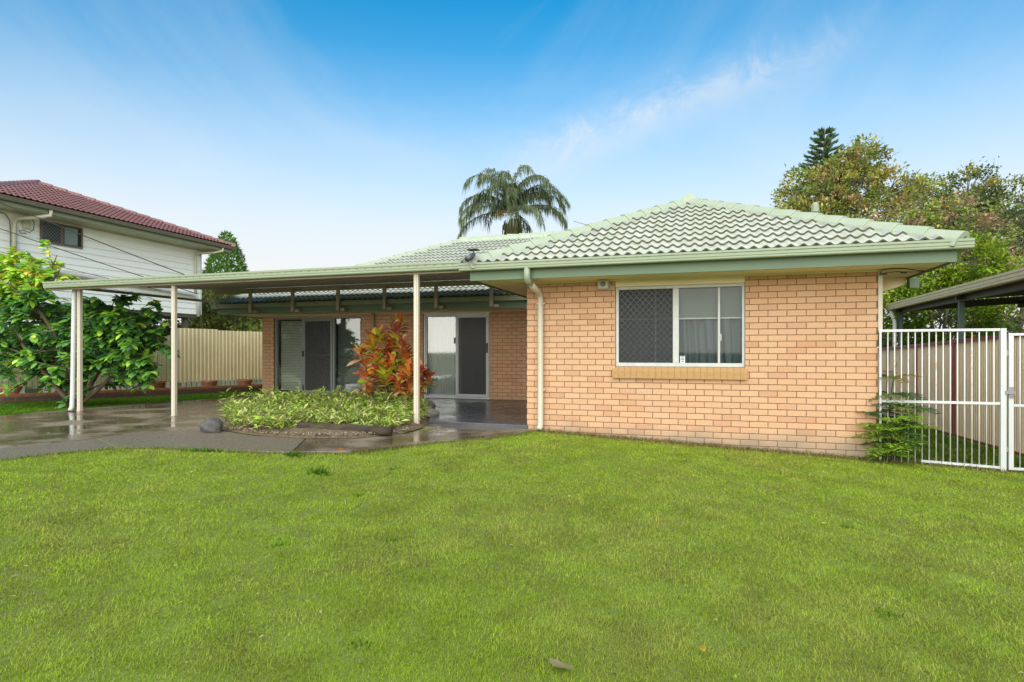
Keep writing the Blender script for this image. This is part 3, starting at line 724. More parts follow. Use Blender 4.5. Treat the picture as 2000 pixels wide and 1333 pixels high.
# valley flashing strip
vb = MB(); a0 = Vector((pt.x, pt.y, ez)); a1 = Vector((pq.x, pq.y, az)); rgt = (a1 - a0).cross(Vector((0, 0, 1))).normalized() * 0.13
vb.add([a0 - rgt + Vector((0, 0, .07)), a0 + Vector((0, 0, .03)), a0 + rgt + Vector((0, 0, .07)), a1 - rgt + Vector((0, 0, .07)), a1 + Vector((0, 0, .03)), a1 + rgt + Vector((0, 0, .07))], [(0, 1, 4, 3), (1, 2, 5, 4)])
vb.build('valley_tray', M['tilecap'], roof)
# ---- rear wing eaves
REY = ly + 0.05
boxo('fascia', M['fascia'], house, lxl + 0.05, 0.0 - 0.66, REY, REY + 0.028, 2.13, 2.37)
boxo('fascia', M['fascia'], house, lxl + 0.05, lxl + 0.078, REY + 0.03, 12.5, 2.13, 2.37)
boxo('fascia', M['fascia'], house, -0.66, -0.001, REY, REY + 0.028, 2.13, 2.222)
MB().box(lxl + 0.08, -0.002, REY + 0.03, FY - 0.001, 2.15, 2.162).box(lxl + 0.08, -8.89, FY, 12.4, 2.15, 2.162).build('soffit', M['soffit'], house, fix=False)
boxo('wall_mould', M['soffit'], house, -8.86, -0.01, FY - 0.03, FY - 0.002, 2.115, 2.149)
gutter('gutter', (lxl - 0.08, REY, 2.29), (EL - 0.16, REY, 2.29), (0, -1, 0), house, 'gutter')
gutter('gutter', (lxl + 0.05, REY, 2.289), (lxl + 0.05, 12.5, 2.289), (-1, 0, 0), house, 'gutter', slots=False, end_caps=False)
MB().tube([(-5.39, FY - 0.06, 2.13), (-5.39, FY - 0.06, 0.02)], 0.04, 12).build('downpipe', M['tan'], house, smooth=True)
# ---- sliding doors on the porch
def door_frame(xa, xb, za, zb, y0, y1, w, m, parent, name='frame'):
    return MB().box(xa, xb, y0, y1, zb - w, zb).box(xa, xb, y0, y1, za, za + w).box(xa, xa + w, y0, y1, za + w, zb - w).box(xb - w, xb, y0, y1, za + w, zb - w).build(name, M[m], parent, bevel=0.004, fix=False)
def part_empty(name, parent):
    o = bpy.data.objects.new(name, None); COL.objects.link(o); o.parent = parent; return o
d1 = part_empty('sliding_door', house)
Y0 = FY + 0.035
door_frame(D1[0] + .002, D1[1] - .002, 0.0, 2.08, Y0, Y0 + 0.09, 0.06, 'grey_alu', d1)
boxo('jamb', M['grey_alu'], d1, -7.62, -7.56, Y0 + 0.001, Y0 + 0.088, 0.062, 2.018); boxo('jamb', M['grey_alu'], d1, -6.66, -6.60, Y0 + 0.001, Y0 + 0.088, 0.062, 2.018)
pane(d1, -8.44, -7.62, Y0 + 0.05, 0.06, 2.02, 'glass_pale'); pane(d1, -6.60, -5.83, Y0 + 0.05, 0.06, 2.02, 'glass_dark'); pane(d1, -7.56, -6.66, Y0 + 0.075, 0.06, 2.02, 'glass_dark')
door_frame(-7.555, -6.665, 0.065, 2.015, Y0 - 0.02, Y0 + 0.012, 0.05, 'grey_alu', d1, 'screen_frame')
grille('security_grille', d1, -7.505, -6.715, Y0 - 0.005, 0.115, 1.965, 0.085, 0.105, 0.015)
pane(d1, -7.505, -6.715, Y0 + 0.006, 0.115, 1.965, 'screen', 'fly_screen')
boxo('mid_rail', M['grey_alu'], d1, -7.5, -6.72, Y0 + 0.02, Y0 + 0.03, 1.05, 1.075)
boxo('handle', M['black'], d1, -7.58, -7.535, Y0 - 0.05, Y0 - 0.021, 1.02, 1.17, bevel=0.006); boxo('lock', M['black'], d1, -7.575, -7.54, Y0 - 0.035, Y0 - 0.021, 0.1, 0.26, bevel=0.004)
nsl = 44
for i in range(nsl):   # venetian blind behind the left pane
    z = 0.1 + i * (1.9 / nsl)
    MB().add([(-8.4, Y0 + .13, z), (-7.64, Y0 + .13, z), (-7.64, Y0 + .152, z + 0.031), (-8.4, Y0 + .152, z + 0.031)], [(0, 1, 2, 3)]).build('blind_slat', M['venetian'], d1, fix=False)
for i, z in enumerate((0.3, 0.52, 0.78, 1.0, 1.28, 1.5, 1.72)):   # louvre shelf lines seen in the right pane
    boxo('louvre_rail', M['galv'], d1, -6.58, -5.85, Y0 + 0.12, Y0 + 0.16, z, z + 0.014)
boxo('blind_backing', M['blind2'], d1, -6.62, -5.80, Y0 + 0.17, Y0 + 0.175, 0.03, 2.06)
d2 = part_empty('sliding_door', house)
door_frame(D2[0] + .002, D2[1] - .002, 0.0, 2.10, Y0, Y0 + 0.09, 0.05, 'white', d2)
boxo('head_board', M['soffit'], house, D2[0], D2[1], Y0 - 0.03, Y0 - 0.001, 2.09, 2.149)
pane(d2, -3.96, -3.12, Y0 + 0.05, 0.05, 2.05, 'glass_pale')
door_frame(-3.96, -3.11, 0.052, 2.048, Y0 + 0.02, Y0 + 0.048, 0.035, 'silver_alu', d2, 'sash')
door_frame(-3.13, -2.262, 0.04, 2.055, Y0 - 0.03, Y0 - 0.001, 0.075, 'silver_alu', d2, 'screen_frame')
grille('security_grille', d2, -3.055, -2.337, Y0 - 0.018, 0.115, 1.98, 0.078, 0.1, 0.015)
pane(d2, -3.055, -2.337, Y0 - 0.006, 0.115, 1.98, 'screen', 'fly_screen')
boxo('handle', M['black'], d2, -2.325, -2.285, Y0 - 0.06, Y0 - 0.031, 1.12, 1.36, bevel=0.008)
boxo('lock', M['black'], d2, -3.19, -3.14, Y0 + 0.0, Y0 + 0.018, 1.35, 1.5)
cv = MB(); n = 60; vv = []
for z in (0.05, 2.05): vv += [(-3.98 + 0.9 * i / n, Y0 + 0.2 + 0.02 * math.sin(i * 1.3), z) for i in range(n + 1)]
cv.add(vv, [(i, i + 1, n + 2 + i, n + 1 + i) for i in range(n)]).build('sheer_curtain', M['sheer'], d2, smooth=True, fix=False)
boxo('curtain_backing', M['curtain'], d2, -3.08, -2.2, Y0 + 0.22, Y0 + 0.225, 0.02, 2.08)

# ================================================================== small fittings on the house
o = thing('alarm_siren', 'small cream box with round blue lens under the eave beside the window', 'siren')
boxo('case', M['cream'], o, 1.125, 1.285, -0.075, -0.024, 2.085, 2.222, bevel=0.01)
MB().tube([(1.2, -0.076, 2.155), (1.2, -0.092, 2.155)], [0.037, 0.03], 18).build('lens', M['bluelens'], o, smooth=False)
boxo('mounting_plate', M['tan'], o, 1.15, 1.31, -0.0235, -0.002, 2.075, 2.2)
o = thing('floodlight', 'dark spotlight on a short bracket at the gutter corner above the carport', 'light')
MB().tube([(-0.60, EF - 0.14, 2.42), (-0.60, EF - 0.14, 2.56)], 0.008, 8).build('bracket', M['galv'], o)
MB().tube([(-0.645, EF - 0.26, 2.49), (-0.61, EF - 0.16, 2.545), (-0.60, EF - 0.09, 2.58)], [0.042, 0.042, 0.026], 14).build('lamp_body', M['metal_dark'], o, smooth=True)
MB().tube([(-0.60, EF - 0.12, 2.57), (-0.60, EF - 0.12, 2.64)], 0.011, 8).build('stem', M['metal_dark'], o)
boxo('shade_plate', M['log'], o, -0.68, -0.52, EF - 0.18, EF - 0.06, 2.638, 2.655)
boxo('clip', M['black'], o, -0.80, -0.765, EF - 0.125, EF - 0.10, 2.45, 2.50)
o = thing('wall_camera', 'small white and black camera on the porch wall near the brick corner', 'camera')
boxo('mount', M['white'], o, -0.03, -0.001, 0.62, 0.70, 1.66, 1.72); MB().tube([(-0.05, 0.66, 1.70), (-0.07, 0.58, 1.68)], [0.03, 0.036], 12).build('lens_body', M['black'], o, smooth=True)
MB().tube([(-0.028, 0.67, 1.70), (-0.052, 0.655, 1.70)], 0.034, 12).build('housing', M['white'], o, smooth=True)
o = thing('eave_cables', 'loose dark cable looped under the eave at the brick corner above the steel fence', 'cable')
cpts = [(4.83, -0.05, 2.17), (4.84, -0.10, 2.217), (4.98, -0.12, 2.22), (5.10, -0.10, 2.215), (5.25, -0.06, 2.19), (5.38, 0.1, 2.20)]
MB().tube(cpts, 0.006, 6).build('cable', M['wire'], o)
MB().tube([(4.84, -0.06, 2.165), (5.0, -0.05, 2.185), (5.2, -0.03, 2.175), (5.4, 0.15, 2.2)], 0.005, 6).build('cable', M['wire'], o)
boxo('connector', M['black'], o, 4.82, 4.90, -0.07, -0.05, 2.15, 2.17); boxo('connector', M['black'], o, 5.06, 5.13, -0.06, -0.04, 2.16, 2.18)
o = thing('vent_pipe', 'pale green capped vent pipe standing behind the front roof hip', 'vent')
MB().tube([(4.93, 5.1, 2.6), (4.93, 5.1, 4.16)], 0.055, 14).build('pipe', M['gutter'], o, smooth=True)
MB().tube([(4.93, 5.1, 4.13), (4.93, 5.1, 4.27), (4.93, 5.1, 4.33)], [0.078, 0.078, 0.05], 14).build('cowl', M['gutter'], o)
o = thing('roof_antenna', 'thin metal television antenna rods above the rear roof ridge', 'antenna')
MB().tube([(-0.3, 8.2, 4.0), (-0.3, 8.2, 4.78)], 0.015, 6).build('mast', M['galv'], o)
MB().tube([(-0.90, 7.9, 4.93), (-0.25, 8.2, 4.74)], 0.012, 6).build('rod', M['galv'], o); MB().tube([(-0.81, 7.9, 4.72), (-0.25, 8.2, 4.62)], 0.009, 6).build('rod', M['galv'], o)

# ================================================================== CARPORT
cp = thing('carport', 'flat metal carport roof on slim cream posts joined to the brick house', 'carport')
CX0, CX1, CYF, CYB = -10.0, -0.84, -0.30, 3.80
zf, zb = 2.535, 2.815
sh = MB(); pitch = 0.2; nR = int((CX1 - CX0) / pitch)
px = []
for i in range(nR):
    x = CX0 + i * pitch
    px += [(x, 0), (x + 0.13, 0), (x + 0.145, 0.026), (x + 0.185, 0.026)]
px.append((CX0 + nR * pitch, 0)); n = len(px)
vv = []
for y, z in ((CYF + 0.03, zf), (CYB + 0.12, zb + 0.01)):
    vv += [(x, y, z + h) for x, h in px]
for y, z in ((CYF + 0.03, zf - 0.004), (CYB + 0.12, zb + 0.006)):
    vv += [(x, y, z + h) for x, h in px]
sh.add(vv, [(i, i + 1, n + i + 1, n + i) for i in range(n - 1)] + [(2 * n + i, 3 * n + i, 3 * n + i + 1, 2 * n + i + 1) for i in range(n - 1)] + [(i, 2 * n + i, 2 * n + i + 1, i + 1) for i in range(n - 1)])
sh.build('roof_sheet', M['underside'], cp, fix=False)
scr = MB()
for i in range(nR): scr.tube([(CX0 + i * pitch + 0.165, CYF + 0.06, zf + 0.025), (CX0 + i * pitch + 0.165, CYF + 0.06, zf + 0.042)], 0.009, 6)
stuff(scr.build('roof_screws', M['galv'], cp))
CPROF = [(u * 1.0, v * 1.15) for u, v in GPROF]
gutter('front_gutter', (CX0 - 0.03, CYF, 2.425), (CX1 + 0.02, CYF, 2.425), (0, -1, 0), cp, 'gutter', prof=CPROF)
boxo('front_beam', M['tan'], cp, CX0, CX1, CYF + 0.002, CYF + 0.06, 2.395, 2.50)
boxo('rear_beam', M['tan'], cp, -9.75, CX1 + 0.1, CYB - 0.06, CYB, 2.675, 2.80, bevel=0.003)
boxo('side_beam', M['tan'], cp, CX0 + 0.002, CX0 + 0.04, CYF + 0.062, CYB - 0.062, 2.47, 2.53)
for x in (-8.468, -7.169, -5.847, -4.567, -3.223, -1.867):
    bk = boxo('bracket', M['tan'], cp, x - 0.04, x + 0.04, 3.545, 3.605, 2.165, 2.70, bevel=0.003)
    boxo('foot_plate', M['tan'], bk, x + 0.041, x + 0.15, 3.61, 3.745, 2.15, 2.215)
for i, (x, y, zt) in enumerate(((-1.78, -0.25, 2.42), (-6.86, -0.21, 2.42), (-9.45, -0.10, 2.42))):
    p_ = boxo('post', M['cream'], cp, x - 0.043, x + 0.043, y - 0.035, y + 0.035, -0.07, zt, bevel=0.012)
    boxo('groove', M['tan'], p_, x + 0.012, x + 0.022, y - 0.0365, y - 0.0352, -0.05, zt - 0.02)
    boxo('base_band', M['tan'], p_, x - 0.046, x + 0.046, y - 0.038, y + 0.038, -0.062, -0.05)
MB().tube([(-9.56, -0.12, 2.44), (-9.562, -0.13, 2.3), (-9.58, -0.15, 0.3), (-9.585, -0.16, 0.02), (-9.585, -0.20, -0.045)], 0.044, 14).build('downpipe', M['pvc'], cp, smooth=True)

# ================================================================== NEIGHBOUR HOUSE (left)
nh = thing('weatherboard_house', 'raised white weatherboard house with red tiled roof', 'house')
NX, NY0, NY1 = -14.5, -2.0, 7.88
nz0, nz1 = 2.48, 4.80
core = boxo('wall', M['weatherboard'], nh, -21.5, NX - 0.03, NY0, NY1 - 0.03, nz0, nz1)
bh = 0.193; nbd = 12
for i in range(nbd):
    z = nz0 + i * bh
    MB().add([(NX - 0.028, NY0, z), (NX + 0.012, NY0, z), (NX - 0.012, NY0, z + bh), (NX - 0.028, NY0, z + bh), (NX - 0.028, NY1, z), (NX + 0.012, NY1, z), (NX - 0.012, NY1, z + bh), (NX - 0.028, NY1, z + bh)],
             [(0, 1, 2, 3), (7, 6, 5, 4), (0, 4, 5, 1), (1, 5, 6, 2), (2, 6, 7, 3)]).build('weatherboard', M['weatherboard'], core)
boxo('corner_board', M['white'], core, NX - 0.05, NX + 0.02, NY1 + 0.001, NY1 + 0.05, nz0, nz1)
boxo('floor_frame', M['underfloor'], nh, -21.4, NX - 0.04, NY0, NY1 - 0.05, nz0 - 0.12, nz0 - 0.002)
for (x, y) in ((-14.8, 7.5), (-17.5, 7.5), (-20.5, 7.5), (-14.8, 4.0), (-17.5, 3.0)): boxo('stump', M['underfloor'], nh, x - 0.08, x + 0.08, y - 0.08, y + 0.08, -0.1, nz0 - 0.12)
boxo('soffit', M['eavecream'], nh, -21.5, -13.86, NY0, 8.64, 4.80, 4.815)
boxo('fascia', M['gutter'], nh, -13.87, -13.845, 0.60, 8.66, 4.80, 4.96); boxo('fascia', M['gutter'], nh, -21.5, -13.875, 8.64, 8.665, 4.80, 4.96)
boxo('wall_mould', M['eavecream'], nh, NX + 0.013, NX + 0.04, NY0, NY1, 4.76, 4.799)
gutter('gutter', (-13.845, 0.5, 4.90), (-13.845, 8.78, 4.90), (1, 0, 0), nh, 'browngutter', slots=False)
TN = 0.385; cn, sn = 1 / math.hypot(1, TN), TN / math.hypot(1, TN)
hx0, ha0, ha1 = -13.78, 0.52, 8.74; hh = (ha1 - ha0) / 2; apx = Vector((hx0 - hh, ha0 + hh, 5.03 + hh * TN))
nu = MB(); e0 = 5.02
nu.add([(hx0, ha0, e0), (hx0, ha1, e0), apx - Vector((0, 0, .012)), (-26, ha0, e0), (-26, ha1, e0), (-26, ha0 + hh, apx.z - .012)], [(0, 1, 2), (0, 2, 5, 3), (1, 4, 5, 2)])
nr = nu.build('roof', M['redtile'], nh, fix=False)
roof_face((hx0, ha0, 5.03), (0, 1, 0), (-cn, 0, sn), ha1 - ha0, hh / cn, [(Vector((hx0, ha0, 0)), Vector((-h45, -h45, 0))), (Vector((hx0, ha1, 0)), Vector((-h45, h45, 0)))], nr, 'redtile', 300, w=0.30, g=0.33, amp=0.032, rolls=2, butt='redbutt')
roof_face((-26, ha0, 5.03), (1, 0, 0), (0, cn, sn), hx0 + 26, hh / cn, [(Vector((hx0, ha0, 0)), Vector((h45, h45, 0))), (Vector((-23, 0, 0)), Vector((-1, 0, 0)))], nr, 'redtile', 0, w=0.30, g=0.33, amp=0.032, rolls=2, butt='redbutt')
caps((hx0, ha1, 5.06), apx + Vector((0, 0, .03)), nr, 'redtile', w=0.12, h=0.06, drop=0.07); caps((hx0, ha0, 5.06), apx + Vector((0, 0, .03)), nr, 'redtile', w=0.12, h=0.06, drop=0.07)
caps(apx + Vector((-9, 0, .04)), apx + Vector((0.1, 0, .04)), nr, 'redtile', w=0.12, h=0.06, drop=0.07)
nw = part_empty('window', nh)
wy0, wy1, wz0, wz1 = 2.487, 3.63, 4.13, 4.73
def xframe(ya, yb, za, zb, xa, xb, w, m, parent, name='frame'):
    return MB().box(xa, xb, ya, yb, zb - w, zb).box(xa, xb, ya, yb, za, za + w).box(xa, xb, ya, ya + w, za + w, zb - w).box(xa, xb, yb - w, yb, za + w, zb - w).build(name, M[m], parent, fix=False)
xframe(wy0, wy1, wz0, wz1, NX + 0.0, NX + 0.05, 0.045, 'brownframe', nw); boxo('mullion', M['brownframe'], nw, NX + 0.001, NX + 0.049, 3.02, 3.085, wz0 + .045, wz1 - .045)
boxo('backing', M['room'], nw, NX + 0.0135, NX + 0.016, wy0 + .02, wy1 - .02, wz0 + .02, wz1 - .02)
boxo('curtain', M['sheer'], nw, NX + 0.017, NX + 0.02, 3.13, 3.50, wz0 + .06, wz1 - .06)
MB().add([(NX + 0.03, wy0 + .04, wz0 + .04), (NX + 0.03, wy1 - .04, wz0 + .04), (NX + 0.03, wy1 - .04, wz1 - .04), (NX + 0.03, wy0 + .04, wz1 - .04)], [(0, 1, 2, 3)]).build('pane', M['glass'], nw, fix=False)
gb = MB()
for sg in (1, -1):
    for i in range(-8, 14):
        c0 = i * 0.09; H_ = wz1 - wz0 - .09; W_ = 0.5
        t0, t1 = (max(0, -c0), min(H_, W_ - c0)) if sg > 0 else (max(0, c0 - W_), min(H_, c0))
        if t1 - t0 < 0.02: continue
        gb.bar((NX + 0.042 + sg * .001, wy0 + .045 + c0 + sg * t0, wz0 + .045 + t0), (NX + 0.042 + sg * .001, wy0 + .045 + c0 + sg * t1, wz0 + .045 + t1), 0.006, 0.006)
gb.build('security_grille', M['galv'], nw, fix=False)
MB().tube([(-14.40, 1.2, 3.44), (-14.40, 2.37, 3.37), (-14.40, 4.12, 3.31), (-14.40, 7.4, 3.17), (-14.39, 7.62, 3.10), (-14.40, 7.70, 2.98), (-14.40, 7.70, 2.40)], 0.062, 14).build('waste_pipe', M['pvc'], nh, smooth=True)
MB().tube([(-13.80, 8.2, 4.92), (-13.80, 8.2, 4.79), (-14.0, 8.0, 4.7), (-14.38, 7.66, 4.64), (-14.42, 7.6, 4.5), (-14.42, 7.6, 3.25)], 0.045, 12).build('downpipe', M['eavecream'], nh, smooth=True)
MB().tube([(-13.80, 2.3, 4.92), (-13.80, 2.3, 4.76), (-14.0, 2.1, 4.68), (-14.38, 1.86, 4.62), (-14.42, 1.82, 4.5), (-14.42, 1.82, 2.5)], 0.05, 12).build('downpipe', M['eavecream'], nh, smooth=True)
boxo('meter_box', M['eavecream'], nh, NX + 0.01, NX + 0.06, 2.05, 2.22, 4.42, 4.72, bevel=0.006)
MB().tube([(-14.44, 1.3, 4.74), (-14.44, 1.62, 4.7), (-14.44, 1.72, 4.55), (-14.44, 1.74, 4.2), (-14.44, 1.74, 2.6)], 0.012, 6).build('conduit', M['metal_dark'], nh)
MB().tube([(-14.43, 2.24, 4.72), (-14.42, 2.30, 4.6), (-14.42, 2.28, 4.42), (-14.42, 2.18, 4.32), (-14.42, 2.02, 4.36), (-14.42, 1.93, 4.32), (-14.42, 1.98, 4.26), (-14.42, 2.1, 4.28)], 0.010, 6).build('cable_loop', M['wire'], nh)

# ---- overhead wires to the brick house
def wire(label, a, b, sag, r=0.011):
    a = Vector(a); b = Vector(b); pts = []
    for i in range(25):
        t = i / 24; p = a.lerp(b, t); p.z -= sag * 4 * t * (1 - t); pts.append(p)
    return tag(MB().tube(pts, r, 6).build('overhead_wire', M['wire'], smooth=True), label, 'wire', 'overhead service wires')
wire('topmost black overhead wire crossing the white weatherboard wall', (-15.2, -4.2, 6.55), (-9.5, 4.1, 2.75), 0.10, 0.012)
wire('middle black overhead wire crossing below the brown framed window', (-15.2, -4.0, 5.75), (-9.6, 3.0, 2.62), 0.12, 0.010)
wire('lowest thin overhead wire crossing the white weatherboards near the carport gutter', (-15.2, -3.8, 4.75), (-9.7, 2.0, 2.62), 0.12, 0.007)

# ================================================================== FENCES AND GARDEN WALL, left
def corrugated(p, q, z0, z1, m, parent, name='sheet', pitch=0.12, depth=0.022, kind='trap'):
    p = Vector((p[0], p[1], 0)); q = Vector((q[0], q[1], 0)); L_ = (q - p).length; d = (q - p) / L_; nrm = Vector((d.y, -d.x, 0))
    prof = []; k = 0.0
    while k < L_:
        prof += [(k, 0), (k + pitch * 0.30, 0), (k + pitch * 0.42, depth), (k + pitch * 0.72, depth), (k + pitch * 0.84, 0.0)]; k += pitch
    prof = [(min(a_, L_), h) for a_, h in prof] + [(L_, 0)]
    n = len(prof); zz0 = z0 if callable(z0) else (lambda t: z0); zz1 = z1 if callable(z1) else (lambda t: z1); v = []
    for zz in (zz0, zz1): v += [tuple(p + d * a_ + nrm * h + Vector((0, 0, zz(a_ / L_)))) for a_, h in prof]
    b = MB().add(v, [(i, i + 1, n + i + 1, n + i) for i in range(n - 1)])
    o = b.build(name, M[m], parent, fix=False); md = o.modifiers.new('t', 'SOLIDIFY'); md.thickness = 0.002; return o
tf = thing('tan_sheet_fence', 'tall tan corrugated steel fence beyond the carport beside the brick house', 'fence')
a0, a1 = Vector((-11.72, 4.25)), Vector((-11.02, 7.1)); am = a0.lerp(a1, 0.44)
corrugated(a0, am, 0.26, 1.83, 'tansheet', tf); corrugated(am + (a1 - a0).normalized() * 0.006, a1, 0.25, 1.80, 'tansheet', tf)
corrugated(a1 + (a1 - a0).normalized() * 0.006, a1 + (a1 - a0).normalized() * 3.0, 0.25, 1.78, 'tansheet', tf)
for t in (0.0, 0.44, 1.0, 2.0):
    c = a0.lerp(a1, t); boxo('post', M['tan'], tf, c.x - 0.10, c.x - 0.05, c.y - 0.03, c.y + 0.03, -0.1, 1.75)
for z in (0.45, 1.0, 1.6):
    MB().bar((a0.x - 0.04, a0.y, z), (a1.x - 0.04, a1.y, z), 0.03, 0.06).build('rail', M['tan'], tf)
wf = thing('paling_fence', 'weathered timber paling fence behind the leafy tree', 'fence')
b0, b1 = Vector((-15.0, -2.2)), Vector((-11.8, 4.2)); Lb = (b1 - b0).length; db = (b1 - b0) / Lb; nbb = Vector((db.y, -db.x))
npal = int(Lb / 0.11)
for i in range(npal):
    c = b0 + db * (i * 0.11 + 0.05); h = 1.62 + random.uniform(-0.03, 0.03); w = 0.048
    p = c - db * w; q = c + db * w; t = nbb * 0.016
    MB().add([(p.x, p.y, 0.22), (q.x, q.y, 0.22), (q.x + t.x, q.y + t.y, 0.22), (p.x + t.x, p.y + t.y, 0.22), (p.x, p.y, h), (q.x, q.y, h), (q.x + t.x, q.y + t.y, h), (p.x + t.x, p.y + t.y, h)],
             [(0, 3, 2, 1), (4, 5, 6, 7), (0, 1, 5, 4), (1, 2, 6, 5), (2, 3, 7, 6), (3, 0, 4, 7)]).build('paling', M['paling'], wf, fix=False)
for z in (0.5, 1.35): MB().bar((b0.x - nbb.x * .03, b0.y - nbb.y * .03, z), (b1.x - nbb.x * .03, b1.y - nbb.y * .03, z), 0.04, 0.08).build('rail', M['paling'], wf)
for t in (0.02, 0.35, 0.68, 0.98):
    c = b0.lerp(b1, t) - nbb * 0.08; boxo('post', M['paling'], wf, c.x - .05, c.x + .05, c.y - .05, c.y + .05, -0.1, 1.6)
pf = thing('slat_edging', 'low row of pale green slats behind the red brick garden edge', 'edging')
for seg0, seg1 in ((Vector((-14.6, -2.2)), Vector((-11.5, 4.2))), (Vector((-11.46, 4.25)), Vector((-10.78, 7.0)))):
    L_ = (seg1 - seg0).length; d = (seg1 - seg0) / L_
    for i in range(int(L_ / 0.15)):
        if random.random() < 0.12: continue
        c = seg0 + d * (i * 0.15 + 0.06); hh_ = 0.30 + random.uniform(-0.02, 0.02)
        p, q = c - d * 0.05, c + d * 0.05; t = Vector((d.y, -d.x)) * 0.015
        MB().add([(p.x, p.y, -.08), (q.x, q.y, -.08), (q.x + t.x, q.y + t.y, -.08), (p.x + t.x, p.y + t.y, -.08), (p.x, p.y, hh_), (q.x, q.y, hh_), (q.x + t.x, q.y + t.y, hh_), (p.x + t.x, p.y + t.y, hh_)],
                 [(0, 3, 2, 1), (4, 5, 6, 7), (0, 1, 5, 4), (1, 2, 6, 5), (2, 3, 7, 6), (3, 0, 4, 7)]).build('slat', M['paleslat'], pf, fix=False)
gw = thing('garden_wall', 'low red brick garden edging wall along the grass strip', 'garden wall')
w0, w1 = Vector((-14.35, -2.0)), Vector((-10.33, 6.3)); Lw = (w1 - w0).length; dw = (w1 - w0) / Lw; ang = math.atan2(dw.y, dw.x)
wm = MB().box(0, Lw, 0.004, 0.10, -0.10, 0.13).build('mortar_core', M['darkbrick'], gw, fix=False); wm.location = (w0.x, w0.y, 0); wm.rotation_euler = (0, 0, ang)
shb = {}
for row, (za, zb_, m_) in enumerate(((-0.09, -0.015, 'darkbrick'), (-0.005, 0.066, 'darkbrick'), (0.076, 0.145, 'redbrick'))):
    L_ = 0.0; k = 0; bl = 0.24
    v, f = brick_geo(bl - 0.012, zb_ - za, 0.11, 0.005); me = bpy.data.meshes.new('brick')
    me.from_pydata(v + [], [], f + [(8, 11, 10, 9)]); me.materials.append(M[m_])
    while L_ < Lw - bl:
        o = link('brick', me, None, gw); c = w0 + dw * (L_ + bl / 2 + (0.12 if row % 2 else 0)) + Vector((dw.y, -dw.x)) * random.uniform(0.0, 0.01)
        o.location = (c.x, c.y, (za + zb_) / 2); o.rotation_euler = (0, 0, ang + random.uniform(-.01, .01)); L_ += bl
structure(slab('garden_strip', [(-14.33, -2.0), (-10.36, 6.3), (-10.75, 7.2), (-11.75, 4.2), (-15.0, -2.2)], -0.1, 0.10, M['soil'], bevel=0))
def pot(label, x, y, r, h, base_z=0.10):
    o = thing('flower_pot', label, 'flower pot', 'terracotta pots along the garden edging'); o.location = (x, y, base_z)
    b = MB(); prof = [(r * 0.66, 0), (r * 0.92, h * 0.80), (r * 0.95, h * 0.80), (r * 0.95, h), (r * 0.85, h), (r * 0.84, h * 0.85), (0.0, h * 0.84)]; n = 20; v = []
    for rr_, z in prof: v += [(rr_ * math.cos(2 * math.pi * k / n), rr_ * math.sin(2 * math.pi * k / n), z) for k in range(n)]
    b.add(v, [(j * n + k, j * n + (k + 1) % n, (j + 1) * n + (k + 1) % n, (j + 1) * n + k) for j in range(len(prof) - 2) for k in range(n)])
    b.build('body', M['terracotta'], o)
    MB().tube([(0, 0, h * 0.5), (0, 0, h * 0.82)], r * 0.82, 16).build('soil', M['soil'], o)
    return o
pot('terracotta pot below the palings left of the white downpipe', -13.18, 0.98, 0.24, 0.22)
pot('widest terracotta pot, on the brick edging between two carport posts', -11.90, 3.72, 0.34, 0.24)
pot('terracotta pot under the first tan fence sheet next to the carport post', -11.22, 5.0, 0.24, 0.2)
pot('terracotta pot under the tan fence sheet nearest the brick pillar', -10.75, 5.9, 0.24, 0.2)

# ================================================================== RIGHT SIDE: steel fence, gate, sheet fence, neighbour carport
wfz = thing('steel_fence', 'white steel bar fence panel between the brick corner and the gate', 'fence')
def gnd(x, y): return gz(x, y)
boxo('top_rail', M['white'], wfz, WX1 + 0.002, 6.145, -0.018, 0.018, 1.405, 1.437, bevel=0.003)
boxo('mid_rail', M['white'], wfz, WX1 + 0.002, 6.145, -0.018, 0.018, 0.482, 0.515, bevel=0.003)
MB().add([(5.3, -.016, gnd(5.3, 0) + .03), (6.145, -.016, gnd(6.1, 0) + .03), (6.145, .016, gnd(6.1, 0) + .03), (5.3, .016, gnd(5.3, 0) + .03), (5.3, -.016, gnd(5.3, 0) + .058), (6.145, -.016, gnd(6.1, 0) + .058), (6.145, .016, gnd(6.1, 0) + .058), (5.3, .016, gnd(5.3, 0) + .058)],
         [(0, 3, 2, 1), (4, 5, 6, 7), (0, 1, 5, 4), (1, 2, 6, 5), (2, 3, 7, 6), (3, 0, 4, 7)]).build('bottom_rail', M['white'], wfz)
for i in range(16):
    x = 4.928 + i * 0.0772
    MB().tube([(x, 0, gnd(x, 0) - 0.02), (x, 0, 1.404)], 0.0075, 8).build('bar', M['rusty' if i in (1, 2, 3, 7, 12) else 'white'], wfz, smooth=True)
boxo('post', M['white'], wfz, 6.147, 6.207, -0.03, 0.03, gnd(6.17, 0) - 0.1, 1.436, bevel=0.004); boxo('post', M['white'], wfz, WX1 + 0.004, WX1 + 0.03, -0.045, -0.019, gnd(4.85, 0) - 0.1, 1.43, bevel=0.003)
gt = thing('steel_gate', 'white steel bar gate hung beside the white fence post', 'gate')
gx0, gx1 = 6.235, 7.06; zb0 = gnd(6.3, 0) + 0.03
boxo('stile', M['white'], gt, gx0, gx0 + 0.05, -0.02, 0.02, zb0, 1.375, bevel=0.003); boxo('stile', M['white'], gt, gx1 - 0.05, gx1, -0.02, 0.02, zb0, 1.375, bevel=0.003)
for z in (1.345, 0.465, zb0 + 0.001): boxo('rail', M['white'], gt, gx0 + 0.051, gx1 - 0.051, -0.016, 0.016, z, z + 0.03, bevel=0.002)
x = gx0 + 0.12
